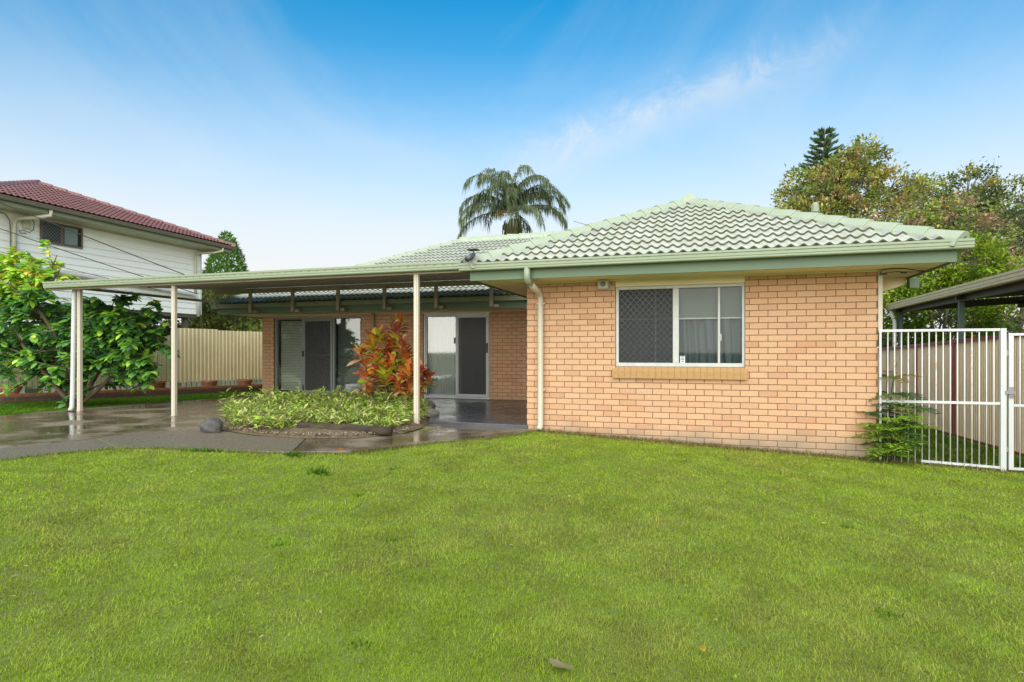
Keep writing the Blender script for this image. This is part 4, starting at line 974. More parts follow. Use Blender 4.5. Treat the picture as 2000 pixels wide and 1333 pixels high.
while x < gx1 - 0.06:
    MB().tube([(x, 0, zb0 + 0.02), (x, 0, 1.35)], 0.0075, 8).build('bar', M['white'], gt, smooth=True); x += 0.0772
boxo('hinge', M['galv'], gt, 6.208, 6.234, -0.012, 0.012, 1.1, 1.16); boxo('hinge', M['galv'], gt, 6.208, 6.234, -0.012, 0.012, -0.1, -0.04)
boxo('latch', M['galv'], gt, 6.19, 6.29, -0.045, -0.0205, 0.62, 0.66); boxo('latch_plate', M['galv'], gt, 6.24, 6.28, -0.030, -0.0206, 0.57, 0.71)
o = thing('gate_post', 'white steel post at the far side of the gate', 'post'); boxo('shaft', M['white'], o, 7.085, 7.145, -0.03, 0.03, gnd(7.1, 0) - 0.1, 1.43, bevel=0.004); boxo('cap', M['white'], o, 7.08, 7.15, -0.035, 0.035, 1.4305, 1.445)
rfn = thing('boundary_fence', 'cream corrugated steel boundary fence with dark red posts and rails', 'fence')
pys = [10.7, 8.514, 6.45, 4.393, 2.229, 0.0, -2.2]
RX = 7.2
def rtop(y): return 1.46 - 0.0262 * max(y, -3)
def rbot(y): return gz(RX, y) - 0.0
for i in range(len(pys) - 1):
    ya, yb = pys[i], pys[i + 1]
    if yb < 0: corr_end = yb
    corrugated((RX, ya), (RX, yb), (lambda t, ya=ya, yb=yb: rbot(ya + (yb - ya) * t) + 0.04), (lambda t, ya=ya, yb=yb: rtop(ya + (yb - ya) * t)), 'creamsheet', rfn, pitch=0.075, depth=-0.018)
    for zf_, h_, nm in ((rtop, 0.055, 'top_rail'), (lambda y: rbot(y) + 0.02, 0.06, 'bottom_rail')):
        MB().bar((RX - 0.005, ya - 0.033, zf_(ya)), (RX - 0.005, yb + 0.033, zf_(yb)), 0.045, h_).build(nm, M['maroon'], rfn)
for y in pys: boxo('post', M['maroon'], rfn, RX - 0.034, RX + 0.02, y - 0.03, y + 0.03, rbot(y) - 0.2, rtop(y) + 0.025, bevel=0.004)
nc = thing('side_carport', 'dark open carport roof with tan gutter behind the boundary fence', 'carport')
gutter('gutter', (8.12, -3.0, 2.46), (8.12, 11.65, 2.40), (-1, 0, 0), nc, 'tanmetal', prof=[(u * 1.1, v * 1.7) for u, v in GPROF])
v = []; n = 0
ridge = []
ysn = np.arange(-3.0, 11.61, 0.19)
b = MB(); vv = []
for xq, zq in ((8.02, 2.58), (16.0, 3.05)):
    vv += [(xq, float(y), zq + 0.018 * (k % 2)) for k, y in enumerate(ysn)]
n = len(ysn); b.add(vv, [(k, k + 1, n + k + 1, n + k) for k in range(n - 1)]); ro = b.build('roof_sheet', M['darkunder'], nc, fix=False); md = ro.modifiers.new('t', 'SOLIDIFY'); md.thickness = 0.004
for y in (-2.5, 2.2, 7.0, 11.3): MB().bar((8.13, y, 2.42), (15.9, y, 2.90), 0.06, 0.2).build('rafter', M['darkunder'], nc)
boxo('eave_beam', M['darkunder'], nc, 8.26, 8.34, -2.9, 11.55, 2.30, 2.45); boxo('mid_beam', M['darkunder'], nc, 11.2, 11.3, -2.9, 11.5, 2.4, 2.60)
for y in (11.45, 7.17, 2.4, -2.6): boxo('post', M['greenpost'], nc, 8.25, 8.35, y - 0.05, y + 0.05, -0.7, 2.36)
for y in (11.4, 2.4): boxo('post', M['greenpost'], nc, 13.0, 13.1, y - 0.05, y + 0.05, -0.7, 2.7)
boxo('side_beam', M['greenpost'], nc, 8.36, 13.0, 11.40, 11.48, 1.16, 1.34)
MB().tube([(8.08, 11.5, 2.42), (8.08, 11.5, 2.33), (8.12, 11.52, 2.2), (8.16, 11.5, 2.05), (8.16, 11.5, -0.5)], 0.055, 12).build('downpipe', M['pvc'], nc, smooth=True)

# ================================================================== VEGETATION
LEAF4_V = np.array([(0, 0, 0), (-0.5, 0.42, 0.10), (0, 0.45, 0.0), (0.5, 0.42, 0.10), (0, 1, -0.06)])
LEAF4_F = np.array([(0, 2, 1), (0, 3, 2), (1, 2, 4), (2, 3, 4)])
def leaf_mesh_geo(w=0.5, fold=0.10, droop=0.12, ns=4):
    v = []
    for i in range(ns + 1):
        t = i / ns; half = w / 2 * (math.sin(math.pi * min(1, t * 0.97 + 0.02)) ** 0.75) if 0 < i < ns else 0.006
        z = 0.10 * t - droop * t * t
        v += [(-half, t, z + fold * half * 2), (0, t, z), (half, t, z + fold * half * 2)]
    f = []
    for i in range(ns):
        a = i * 3
        f += [(a, a + 1, a + 4, a + 3), (a + 1, a + 2, a + 5, a + 4)]
    return np.array(v), np.array(f)
BIG_V, BIG_F = leaf_mesh_geo()

def tri_cloud(name, pos, yaw, pitch, roll, length, width, cols, m, parent, base=(LEAF4_V, LEAF4_F)):
    rot = rot_np(yaw, pitch, roll); bv = base[0].copy(); n = len(pos)
    V = np.einsum('nij,nkj->nki', rot, bv[None] * np.stack([width, length, length], -1)[:, None, :]) + pos[:, None, :]
    nb = len(bv); F = base[1][None] + (np.arange(n) * nb)[:, None, None]
    return stuff(np_mesh(name, V.reshape(-1, 3), F.reshape(-1, base[1].shape[1]), M[m], parent, np.repeat(cols, nb, axis=0)))

def limb(b, p, q, r0, r1, bend=0.15, n=5, nseg=7):
    p = Vector(p); q = Vector(q); L_ = (q - p).length; off = Vector((random.uniform(-1, 1), random.uniform(-1, 1), random.uniform(-0.3, 0.6))) * bend * L_
    pts = [p.lerp(q, t) + off * math.sin(math.pi * t) for t in [i / n for i in range(n + 1)]]
    b.tube(pts, [r0 + (r1 - r0) * i / n for i in range(n + 1)], nseg); return pts

def make_tree(name, label, base, blobs, leaf, palette, trunk_r=0.15, fork=0.35, clump=26, clump_r=0.30, bark='bark_grey', seed=1, m='leafmatte', up=0.2, group=None, category='tree', airy=0.0):
    """blobs: (x, y, z, rx, ry, rz, clumps). limbs run to every blob and twigs to many leaf clumps"""
    random.seed(seed); rng = np.random.default_rng(seed)
    t = thing(name, label, category, group or ('trees beyond the house' if category == 'tree' else 'shrubs beyond the fences')); b = MB(); base = Vector(base)
    ctr = sum((Vector(q[:3]) for q in blobs), Vector()) / len(blobs)
    fk = base + (ctr - base) * fork + Vector((random.uniform(-.1, .1), random.uniform(-.1, .1), 0)) * (ctr.z - base.z)
    limb(b, base, fk, trunk_r, trunk_r * 0.75, 0.04, 6, 9)
    P = []; C = []; YW = []; 
    for (x, y, z, rx, ry, rz, nc_) in blobs:
        c = Vector((x, y, z)); limb(b, fk, c, trunk_r * 0.6, trunk_r * 0.18, 0.10, 6, 7)
        for k in range(nc_):
            d = rng.normal(size=3); d /= np.linalg.norm(d); rad_ = rng.uniform(0.45, 1.0) ** (0.6)
            if rng.random() < airy: rad_ *= rng.uniform(1.0, 1.35)
            q = np.array([x, y, z]) + d * rad_ * np.array([rx, ry, rz])
            if k % 3 == 0: limb(b, c.lerp(Vector(q), 0.1), q, trunk_r * 0.14, 0.008, 0.10, 3, 4)
            nl = int(1.5 * clump * rng.uniform(0.6, 1.4)); cr2 = clump_r * rng.uniform(0.6, 1.3)
            pp = rng.normal(size=(nl, 3)) * cr2 * np.array([1, 1, 0.7]) * 0.6 + q
            shade = palette[rng.integers(len(palette))]
            cc = np.array(shade)[None] * rng.uniform(0.72, 1.3, (nl, 1)) * (1 + rng.normal(size=(nl, 3)) * 0.06)
            P.append(pp); C.append(cc); YW.append(np.arctan2(-(pp[:, 0] - x), pp[:, 1] - y))
    P = np.concatenate(P); C = np.clip(np.concatenate(C), 0.004, 1); n = len(P); YW = np.concatenate(YW)
    L_ = leaf * rng.uniform(0.6, 1.3, n)
    tri_cloud('crown', P, YW + rng.normal(size=n) * 0.9, rng.normal(size=n) * 0.6 + up, rng.normal(size=n) * 0.5, L_, L_ * 0.55, C, m, t)
    b.build('trunk', M[bark], t, smooth=True); return t

# ---- trees on the right behind the roof
OL = [(0.36, 0.31, 0.06)] + [tuple(c * 2.7 for c in q) for q in [(0.085, 0.105, 0.022), (0.11, 0.125, 0.025), (0.065, 0.085, 0.02), (0.15, 0.14, 0.03), (0.14, 0.095, 0.04)]]
MIX = [tuple(c * 2.6 for c in q) for q in [(0.075, 0.11, 0.02), (0.11, 0.14, 0.025), (0.16, 0.10, 0.055), (0.13, 0.085, 0.05), (0.07, 0.09, 0.025), (0.15, 0.15, 0.03)]]
BRT = [tuple(c * 1.35 for c in q) for q in [(0.13, 0.21, 0.012), (0.17, 0.25, 0.015), (0.10, 0.17, 0.015), (0.20, 0.24, 0.02)]]
DRK = [tuple(c * 2.3 for c in q) for q in [(0.05, 0.065, 0.022), (0.065, 0.085, 0.025), (0.045, 0.06, 0.02), (0.085, 0.085, 0.03)]]
make_tree('olive_tree', 'airy olive green tree with upswept branches behind the front roof hip', (8.0, 19.2, -0.5),
          [(7.2, 19.2, 7.6, 1.5, 1.3, 1.5, 85), (8.9, 19.4, 8.3, 1.1, 1.1, 1.5, 60), (9.35, 19.8, 9.3, 0.75, 0.6, 0.8, 34), (8.4, 19.3, 9.0, 0.7, 0.6, 0.7, 26), (7.7, 19, 8.0, 1.0, 0.9, 0.9, 45), (6.1, 18.8, 6.6, 1.0, 1.0, 0.9, 50), (10.2, 19.6, 7.9, 0.9, 0.9, 1.0, 45), (11.0, 19.9, 8.0, 0.7, 0.5, 0.6, 18), (8.5, 19.3, 6.2, 2.2, 1.3, 1.2, 80)],
          0.17, OL, 0.2, clump=25, clump_r=0.30, seed=3, up=0.6, airy=0.45)
make_tree('mixed_tree', 'dense tree with pinkish new growth standing behind the brick house roof', (9.0, 15.2, -0.5),
          [(7.4, 15.6, 5.0, 1.6, 1.2, 1.1, 80), (9.2, 15.4, 5.3, 1.5, 1.2, 1.2, 80), (11.0, 15.8, 5.4, 1.5, 1.2, 1.3, 80), (5.9, 15.6, 4.9, 1.0, 1.0, 0.9, 45), (9.0, 15.0, 3.6, 2.4, 1.2, 1.2, 100), (11.8, 15.6, 3.6, 1.6, 1.2, 1.6, 70)],
          0.14, MIX, 0.2, clump=34, clump_r=0.32, seed=4, airy=0.15)
make_tree('dark_tree', 'tall greyish green tree furthest behind the side carport', (15.5, 24.0, -0.5),
          [(13.0, 24.2, 7.8, 1.3, 1.2, 1.6, 60), (14.6, 24.2, 8.4, 1.3, 1.2, 1.4, 65), (16.3, 24.6, 7.8, 1.3, 1.2, 1.5, 60), (18.0, 25.0, 7.0, 1.5, 1.3, 1.5, 65), (15.2, 24.0, 6.2, 2.4, 1.4, 1.8, 100), (18.6, 25.0, 4.8, 1.8, 1.4, 2.0, 70)],
          0.18, DRK + OL[:2], 0.22, clump=30, clump_r=0.36, seed=5, up=0.5, airy=0.2)
make_tree('bright_shrub_tree', 'bright lime green bushy tree between the brick house and the side carport', (9.4, 12.6, -0.6),
          [(9.0, 12.4, 3.6, 1.0, 0.9, 0.9, 60), (10.2, 12.6, 4.0, 1.1, 0.9, 0.8, 60), (8.4, 12.4, 2.4, 0.9, 0.9, 0.9, 50), (9.8, 12.8, 2.2, 1.4, 1.0, 1.1, 75), (11.0, 12.8, 3.1, 0.9, 0.8, 0.9, 45), (8.7, 12.8, 1.3, 1.3, 0.9, 0.8, 50), (10.6, 13.0, 1.2, 1.2, 0.9, 0.8, 50)],
          0.13, BRT, 0.12, clump=34, clump_r=0.28, seed=6)
make_tree('shady_tree', 'dark leafy tree with bare grey limbs seen under the side carport roof', (13.5, 17.5, -0.6),
          [(12.2, 17.5, 3.4, 1.4, 1.0, 1.4, 60), (14.4, 17.8, 3.0, 1.5, 1.0, 1.3, 60), (16.5, 18.2, 3.4, 1.6, 1.0, 1.5, 60), (13.0, 17.5, 1.6, 1.6, 1.0, 1.0, 40), (15.6, 17.8, 1.5, 1.8, 1.0, 1.0, 45), (18.5, 18.6, 2.6, 1.6, 1.0, 1.8, 55), (11.6, 17.6, 5.6, 1.4, 1.0, 1.0, 50), (14.0, 17.6, 5.4, 1.6, 1.0, 1.1, 55)],
          0.14, DRK, 0.22, clump=30, clump_r=0.34, seed=8)
# Norfolk pine
t = thing('norfolk_pine', 'dark symmetrical pine with layered branches rising above the olive tree', 'tree'); random.seed(12); rng = np.random.default_rng(12)
bx, by = 9.43, 29.0; b = MB(); b.tube([(bx, by, -0.5), (bx, by, 8), (bx, by, 14.1)], [0.3, 0.2, 0.02], 9)
P = []; YW = []; PT = []
z = 4.0; 
while z < 14.0:
    rr_ = 0.30 + (14.1 - z) * 0.36; nbr = 7 if z < 12.5 else 5; ph = random.uniform(0, 6)
    for k in range(nbr):
        an = ph + 2 * math.pi * k / nbr + random.uniform(-.15, .15); L_ = rr_ * random.uniform(0.85, 1.1); pts = []
        for i in range(6):
            s2 = i / 5; pts.append((bx + math.cos(an) * L_ * s2, by + math.sin(an) * L_ * s2, z + 0.22 * L_ * s2 * s2 + 0.05 * L_ * s2))
        b.tube(pts, [0.035, 0.03, 0.025, 0.02, 0.014, 0.008], 5)
        m_ = int(45 + 120 * L_)
        s2 = rng.uniform(0.12, 1, m_); side = rng.choice([-1, 1], m_); sp2 = rng.uniform(0, 1, m_) * 0.16 * L_ * (1.15 - s2)
        P.append(np.stack([bx + np.cos(an) * L_ * s2 - np.sin(an) * side * sp2, by + np.sin(an) * L_ * s2 + np.cos(an) * side * sp2, z + 0.22 * L_ * s2 ** 2 + 0.05 * L_ * s2 + sp2 * 0.3], -1))
        YW.append(np.full(m_, an - math.pi / 2) + side * 0.8 * -1); PT.append(rng.uniform(0.15, 0.8, m_))
    z += 0.36 if z > 11 else 0.48
P = np.concatenate(P); YW = np.concatenate(YW); PT = np.concatenate(PT); n = len(P)
tri_cloud('foliage', P, YW, PT, rng.normal(size=n) * 0.4, rng.uniform(0.18, 0.34, n), rng.uniform(0.05, 0.09, n), np.array([(0.19, 0.29, 0.15)]) * rng.uniform(0.6, 1.5, (n, 1)), 'leafmatte', t)
b.build('trunk', M['bark'], t, smooth=True)
# conical cypress beside the weatherboard house
t = thing('cypress', 'dense green cone shaped cypress behind the weatherboard house', 'tree'); rng = np.random.default_rng(21)
cxx, cyy, ct = -18.1, 12.9, 6.6; N_ = 16000
h = 1 - rng.uniform(0, 1, N_) ** 0.6; h = np.clip(h, 0, 0.995); zc = 0.2 + h * (ct - 0.2)
an = rng.uniform(0, 2 * np.pi, N_); env = 1.85 * (1 - h) ** 0.62 * (1 + 0.10 * np.sin(an * 7 + zc * 4) + 0.07 * np.sin(zc * 9 + an * 3))
rr_ = env * rng.uniform(0.78, 1.03, N_)
P = np.stack([cxx + np.cos(an) * rr_, cyy + np.sin(an) * rr_, zc], -1)
tri_cloud('foliage', P, an - np.pi / 2 + rng.normal(size=N_) * 0.5, rng.uniform(0.3, 1.2, N_), rng.normal(size=N_) * 0.5, rng.uniform(0.12, 0.24, N_), rng.uniform(0.05, 0.1, N_), np.array([(0.14, 0.28, 0.05)]) * rng.uniform(0.55, 1.4, (N_, 1)), 'leafmatte', t)
MB().tube([(cxx, cyy, -0.3), (cxx, cyy, 5.5)], [0.16, 0.04], 8).build('trunk', M['bark'], t)
YG = [(0.24, 0.27, 0.05), (0.18, 0.21, 0.05), (0.29, 0.26, 0.08), (0.14, 0.18, 0.04)]
make_tree('yellowish_shrub', 'yellowish green thicket behind the tan sheet fence', (-15.2, 10.8, -0.2), [(-16.4, 10.8, 2.6, 1.2, .9, 1.5, 60), (-15.2, 11.0, 2.3, 1.2, .9, 1.5, 60), (-14.0, 11.2, 2.2, 1.0, .9, 1.3, 50), (-17.8, 10.6, 2.0, 1.2, .9, 1.4, 50), (-16.2, 10.6, 1.2, 2.2, .9, .9, 60)], 0.19, YG, 0.07, clump=26, clump_r=0.3, seed=31, up=0.9, category='shrub')
make_tree('pale_shrub', 'pale green bush between the tan fence and the brick pillar', (-13.0, 13.5, -0.2), [(-13.2, 13.5, 2.0, 1.2, .9, 1.3, 55), (-12.0, 13.8, 2.4, 1.1, .9, 1.2, 50), (-14.6, 13.6, 1.6, 1.2, .9, 1.2, 50)], 0.15, [(0.20, 0.24, 0.05), (0.16, 0.2, 0.04), (0.24, 0.25, 0.09)], 0.07, clump=26, clump_r=0.28, seed=32, category='shrub')
make_tree('undercroft_shrub', 'dark leafy hedge behind the open space under the weatherboard house', (-19.0, 9.8, -0.2), [(-20.5, 9.6, 1.3, 1.5, .8, 1.1, 60), (-18.4, 9.8, 1.4, 1.4, .8, 1.1, 60), (-22.6, 9.4, 1.3, 1.6, .8, 1.1, 60), (-24.8, 9.0, 1.4, 1.6, .8, 1.1, 50), (-16.8, 9.4, 1.0, 1.0, .7, .9, 40), (-23.5, 6.6, 1.7, 1.8, .9, 1.4, 60), (-26.5, 5.4, 1.8, 1.8, .9, 1.4, 60), (-21.0, 7.9, 1.8, 1.5, .8, 1.3, 55), (-29.5, 4.0, 1.8, 1.8, .9, 1.4, 55)], 0.17, [(0.14, 0.19, 0.04), (0.2, 0.2, 0.06), (0.1, 0.15, 0.03)], 0.07, clump=26, clump_r=0.3, seed=33, category='shrub')

# ---- palm
t = thing('queen_palm', 'tall palm with drooping feathery fronds behind the rear roof', 'palm tree'); rng = np.random.default_rng(41); random.seed(41)
pb = Vector((-6.5, 19.7, 7.55)); b = MB()
b.tube([(pb.x, pb.y, -0.4), (pb.x, pb.y, 5.0), (pb.x, pb.y, 6.7), (pb.x, pb.y, 7.3), (pb.x, pb.y, 7.9)], [0.26, 0.22, 0.26, 0.36, 0.16], 12)
b.build('trunk', M['bark'], t, smooth=True)
rx_, ry2 = math.cos(R(17.68)), math.sin(R(17.68))
fr_spec = []
for i in range(24):
    az = 2 * math.pi * i / 24 * 2.39996 * 3.82 + random.uniform(-.2, .2)
    lift = [1.5, 1.35, 1.15, 0.9, 0.5, 0.1][i % 6] + random.uniform(-.1, .1)
    fr_spec.append((az, lift, random.uniform(3.0, 3.7)))
fr_spec += [(R(17.68) + math.pi, 0.75, 3.2), (R(17.68), 0.75, 3.2), (R(17.68) + math.pi, 0.35, 3.0), (R(17.68), 0.4, 3.0), (R(17.68) + 2.6, 1.1, 3.2), (R(17.68) + .5, 1.15, 3.2)]
for az, lift, FL in fr_spec:
    pts = []; p = np.array([pb.x, pb.y, pb.z + 0.7]); el_ = lift; ns = 14; step = FL / ns; dirs = []
    for i in range(ns + 1):
        pts.append(p.copy()); d = np.array([math.cos(az) * math.cos(el_), math.sin(az) * math.cos(el_), math.sin(el_)]); dirs.append(d); p = p + d * step
        el_ -= (0.03 + 0.0225 * i) * (0.62 + 0.5 * (lift / 1.4))
    fo = MB().tube(pts, [0.035 - 0.028 * i / ns for i in range(ns + 1)], 5).build('frond', M['bark'], t, smooth=True)
    nl = 240; s2 = np.sort(rng.uniform(0.14, 1.0, nl)) * ns; i0 = np.clip(s2.astype(int), 0, ns - 1); fr2 = (s2 - i0)[:, None]
    A = np.array(pts); Dv = np.array(dirs); base_p = A[i0] * (1 - fr2) + A[i0 + 1] * fr2; dd = Dv[i0]
    side = np.cross(dd, np.array([0, 0, 1.0])); side /= np.linalg.norm(side, axis=1)[:, None] + 1e-9
    sg = rng.choice([-1, 1], nl)[:, None]
    out = side * sg * rng.uniform(0.35, 0.7, (nl, 1)) + dd * 0.55 + rng.normal(size=(nl, 3)) * 0.18; out /= np.linalg.norm(out, axis=1)[:, None]
    ll = (rng.uniform(0.42, 0.72, nl) * (1 - 0.45 * np.abs(s2 / ns - 0.45)))[:, None]
    mid = base_p + out * ll * 0.42 + np.array([0, 0, -0.03]); tip = base_p + out * ll * 0.62 + np.array([0, 0, -1.0]) * ll * rng.uniform(0.55, 1.0, (nl, 1))
    wv = np.cross(out, np.array([0, 0, 1.0])); wv /= np.linalg.norm(wv, axis=1)[:, None] + 1e-9; wv = wv * 0.017
    V = np.stack([base_p, mid - wv, mid + wv, tip], 1).reshape(-1, 3); F = (np.array([(0, 2, 1), (1, 2, 3)])[None] + (np.arange(nl) * 4)[:, None, None]).reshape(-1, 3)
    colr = np.repeat(np.array([(0.12, 0.15, 0.065)]) * rng.uniform(0.55, 1.6, (nl, 1)), 4, axis=0)
    stuff(np_mesh('leaflets', V, F, M['leafmatte'], fo, colr))
nl = 150; P = np.array([pb.x - 0.42, pb.y - 0.45, pb.z + 0.52]) + rng.normal(size=(nl, 3)) * np.array([0.2, 0.1, 0.11])
tri_cloud('flower_spray', P, rng.uniform(0, 6, nl), rng.uniform(-1.2, 0.2, nl), rng.normal(size=nl) * .4, rng.uniform(.10, .24, nl), rng.uniform(.02, .04, nl), np.array([(0.34, 0.25, 0.05)]) * rng.uniform(.6, 1.3, (nl, 1)), 'leafmatte', t)
# dead frond skirt round the neck
nl = 220; an = rng.uniform(0, 2 * np.pi, nl); P = np.stack([pb.x + np.cos(an) * 0.36, pb.y + np.sin(an) * 0.36, rng.uniform(6.9, 7.9, nl)], -1)
tri_cloud('dry_skirt', P, an - np.pi / 2, rng.uniform(-1.7, -1.2, nl), rng.normal(size=nl) * .3, rng.uniform(.4, .8, nl), rng.uniform(.03, .06, nl), np.array([(0.14, 0.14, 0.045)]) * rng.uniform(.6, 1.5, (nl, 1)), 'leafmatte', t)

# ---- leaves that can be told apart: objects sharing a few leaf meshes
def leaf_variants(nm, colour_fn, count, geo=(BIG_V, BIG_F), m='leaf', seed=0):
    random.seed(seed); out = []
    for k in range(count):
        v = geo[0].copy(); v[:, 2] += np.array([random.uniform(-.03, .03) for _ in range(len(v))]) * (v[:, 1] > 0.1)
        cols = colour_fn(k, v)
        me_o = np_mesh(nm, v, geo[1], M[m], None, cols, smooth=True); me = me_o.data; bpy.data.objects.remove(me_o); out.append((me, v, cols))
    return out
def place_leaves(variants, pos, yaw, pitch, roll, length, width, pick, parent, n_single, geoF, joined_name, m='leaf', rank=None):
    rot = rot_np(yaw, pitch, roll); order = np.argsort(rank if rank is not None else np.linalg.norm(pos - np.array(CAM), axis=1))
    JV, JF, JC = [], [], []; off = 0
    for r_i, i in enumerate(order):
        me, v, cols = variants[pick[i]]
        if r_i < n_single:
            o = bpy.data.objects.new('leaf', me); COL.objects.link(o); o.parent = parent
            Mt = Matrix(rot[i].tolist()).to_4x4(); Mt.translation = Vector(pos[i]); o.matrix_basis = Mt @ Matrix.Diagonal((width[i], length[i], length[i], 1))
        else:
            w = (rot[i] @ (v * np.array([width[i], length[i], length[i]])).T).T + pos[i]; JV.append(w); JF.append(geoF + off); JC.append(cols); off += len(v)
    if JV: stuff(np_mesh(joined_name, np.concatenate(JV), np.concatenate(JF), M[m], parent, np.concatenate(JC), smooth=True))

# ---- broad-leafed tree behind the left carport post
tr = thing('broad_leaf_tree', 'bushy tree with large glossy leaves and forked trunk behind the end carport post', 'tree')
random.seed(51); rng = np.random.default_rng(51); b = MB(); tb = Vector((-10.45, 0.55, -0.1)); tips = []
main = [((-11.3, 0.35, 1.15), 0.06), ((-11.9, 0.2, 1.6), 0.05), ((-9.6, 0.75, 1.2), 0.06), ((-9.0, 1.0, 1.55), 0.05), ((-10.4, 0.5, 1.8), 0.06), ((-11.2, 0.1, 2.3), 0.055), ((-10.9, 0.9, 1.6), 0.05), ((-9.9, 1.2, 1.7), 0.05)]
for q, r0 in main:
    pts = limb(b, tb + Vector((random.uniform(-.05, .05), random.uniform(-.05, .05), 0)), q, r0, r0 * 0.5, 0.08, 6, 8)
    for k in range(9):
        s0 = pts[random.randint(2, 6)]; d = Vector((random.gauss(0, 1), random.gauss(0, 0.7), random.gauss(0.35, 0.6))).normalized(); e2 = s0 + d * random.uniform(0.45, 0.95)
        lim = limb(b, s0, e2, r0 * 0.4, 0.007, 0.12, 4, 5); tips.append((lim, d))
for q in ((-12.3, 0.0, 2.75), (-11.7, -0.1, 3.0), (-11.2, 0.2, 3.15), (-10.75, 0.35, 3.25), (-12.0, 0.4, 3.2), (-12.6, 0.2, 2.2), (-11.4, -0.2, 2.6), (-10.6, 0.3, 2.9), (-12.2, -0.3, 1.9)):
    pts = limb(b, (-11.2 + random.uniform(-.15, .15), 0.15, 2.1), q, 0.03, 0.01, 0.08, 5, 6)
    for k in range(6):
        s0 = pts[random.randint(1, 5)]; d = Vector((random.gauss(0, 1), random.gauss(0, .7), random.gauss(0.25, .6))).normalized(); lim = limb(b, s0, s0 + d * random.uniform(.3, .55), 0.012, 0.005, 0.1, 3, 4); tips.append((lim, d))
for q in ((-8.8, 1.2, 1.9), (-9.2, 0.9, 2.1), (-9.6, 0.8, 2.35), (-8.7, 1.25, 1.3), (-8.9, 1.1, 0.9), (-9.3, 0.7, 0.7), (-11.6, 0.2, 0.75), (-12.2, 0.1, 0.95), (-9.9, 0.5, 2.2), (-12.3, 0.2, 1.3)):
    s0 = Vector((-9.8 if q[0] > -10.4 else -11.0, 0.65, 1.0)); pts = limb(b, s0, q, 0.03, 0.01, 0.08, 5, 6)
    for k in range(6):
        s1 = pts[random.randint(2, 5)]; d = Vector((random.gauss(0, 1), random.gauss(-.2, .7), random.gauss(0.15, .55))).normalized(); lim = limb(b, s1, s1 + d * random.uniform(.3, .6), 0.012, 0.005, 0.1, 3, 4); tips.append((lim, d))
for k in range(34):
    an = random.uniform(0, 2 * math.pi); rr_ = math.sqrt(random.random()); s1 = Vector((-9.15 + 0.85 * rr_ * math.cos(an), 0.95 + 0.3 * (random.random() - 0.5), 1.15 + 0.62 * rr_ * math.sin(an)))
    d = Vector((random.gauss(0.3, 1), random.gauss(-.3, .6), random.gauss(0.1, .5))).normalized(); lim = limb(b, s1 - d * 0.2, s1 + d * random.uniform(.25, .45), 0.010, 0.004, 0.1, 3, 4); tips.append((lim, d))
for k in range(46):
    an = random.uniform(0, 2 * math.pi); rr_ = math.sqrt(random.random()); s1 = Vector((-11.75 + 0.95 * rr_ * math.cos(an), 0.1 + 0.3 * (random.random() - 0.5), 2.62 + 0.5 * rr_ * math.sin(an)))
    d = Vector((random.gauss(0, 1), random.gauss(-.3, .6), random.gauss(0.25, .5))).normalized(); lim = limb(b, s1 - d * 0.15, s1 + d * random.uniform(.2, .4) + Vector((0, 0, 0.12)), 0.010, 0.004, 0.1, 3, 4); tips.append((lim, d))
for k in range(95):
    an = random.uniform(0, 2 * math.pi); rr_ = math.sqrt(random.random()); s1 = Vector((-10.55 + 2.0 * rr_ * math.cos(an), 0.62 + 0.35 * (random.random() - 0.5), 1.42 + 0.80 * rr_ * math.sin(an)))
    if s1.z < 0.75 and abs(s1.x + 10.5) < 0.7: continue
    d = Vector((random.gauss(0, 1), random.gauss(-.3, .6), random.gauss(0.1, .5))).normalized(); lim = limb(b, s1 - d * 0.2, s1 + d * random.uniform(.25, .5), 0.011, 0.005, 0.1, 3, 4); tips.append((lim, d))
b.build('trunk', M['bark'], tr, smooth=True)
LP, LY, LPi, LR, LL, LW, LK = [], [], [], [], [], [], []
for lim, d in tips:
    hi = lim[-1].z
    for i in range(30):
        t_ = random.uniform(0.12, 1.0); f_ = t_ * (len(lim) - 1); k0 = min(int(f_), len(lim) - 2); p = lim[k0].lerp(lim[k0 + 1], f_ - k0)
        sgn = 1 if i % 2 else -1; az = math.atan2(d.y, d.x) + sgn * random.uniform(0.5, 1.2)
        LP.append(p); LY.append(az - math.pi / 2); LPi.append(random.gauss(-0.30, 0.35)); LR.append(random.gauss(0, 0.3))
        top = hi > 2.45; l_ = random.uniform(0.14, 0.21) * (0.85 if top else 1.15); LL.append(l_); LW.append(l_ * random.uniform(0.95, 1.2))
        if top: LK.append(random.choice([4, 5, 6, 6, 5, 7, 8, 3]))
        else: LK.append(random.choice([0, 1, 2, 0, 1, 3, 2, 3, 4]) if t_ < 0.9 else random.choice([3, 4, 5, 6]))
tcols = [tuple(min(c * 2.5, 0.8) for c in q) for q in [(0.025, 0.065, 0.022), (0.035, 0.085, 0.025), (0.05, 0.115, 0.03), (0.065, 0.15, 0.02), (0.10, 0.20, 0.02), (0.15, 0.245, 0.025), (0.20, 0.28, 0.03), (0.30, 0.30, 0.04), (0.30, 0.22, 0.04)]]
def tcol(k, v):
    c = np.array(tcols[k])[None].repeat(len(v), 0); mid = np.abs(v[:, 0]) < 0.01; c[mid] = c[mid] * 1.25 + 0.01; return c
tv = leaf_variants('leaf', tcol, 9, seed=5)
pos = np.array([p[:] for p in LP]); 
place_leaves(tv, pos, np.array(LY), np.array(LPi), np.array(LR), np.array(LL), np.array(LW), LK, tr, 300, BIG_F, 'crown')

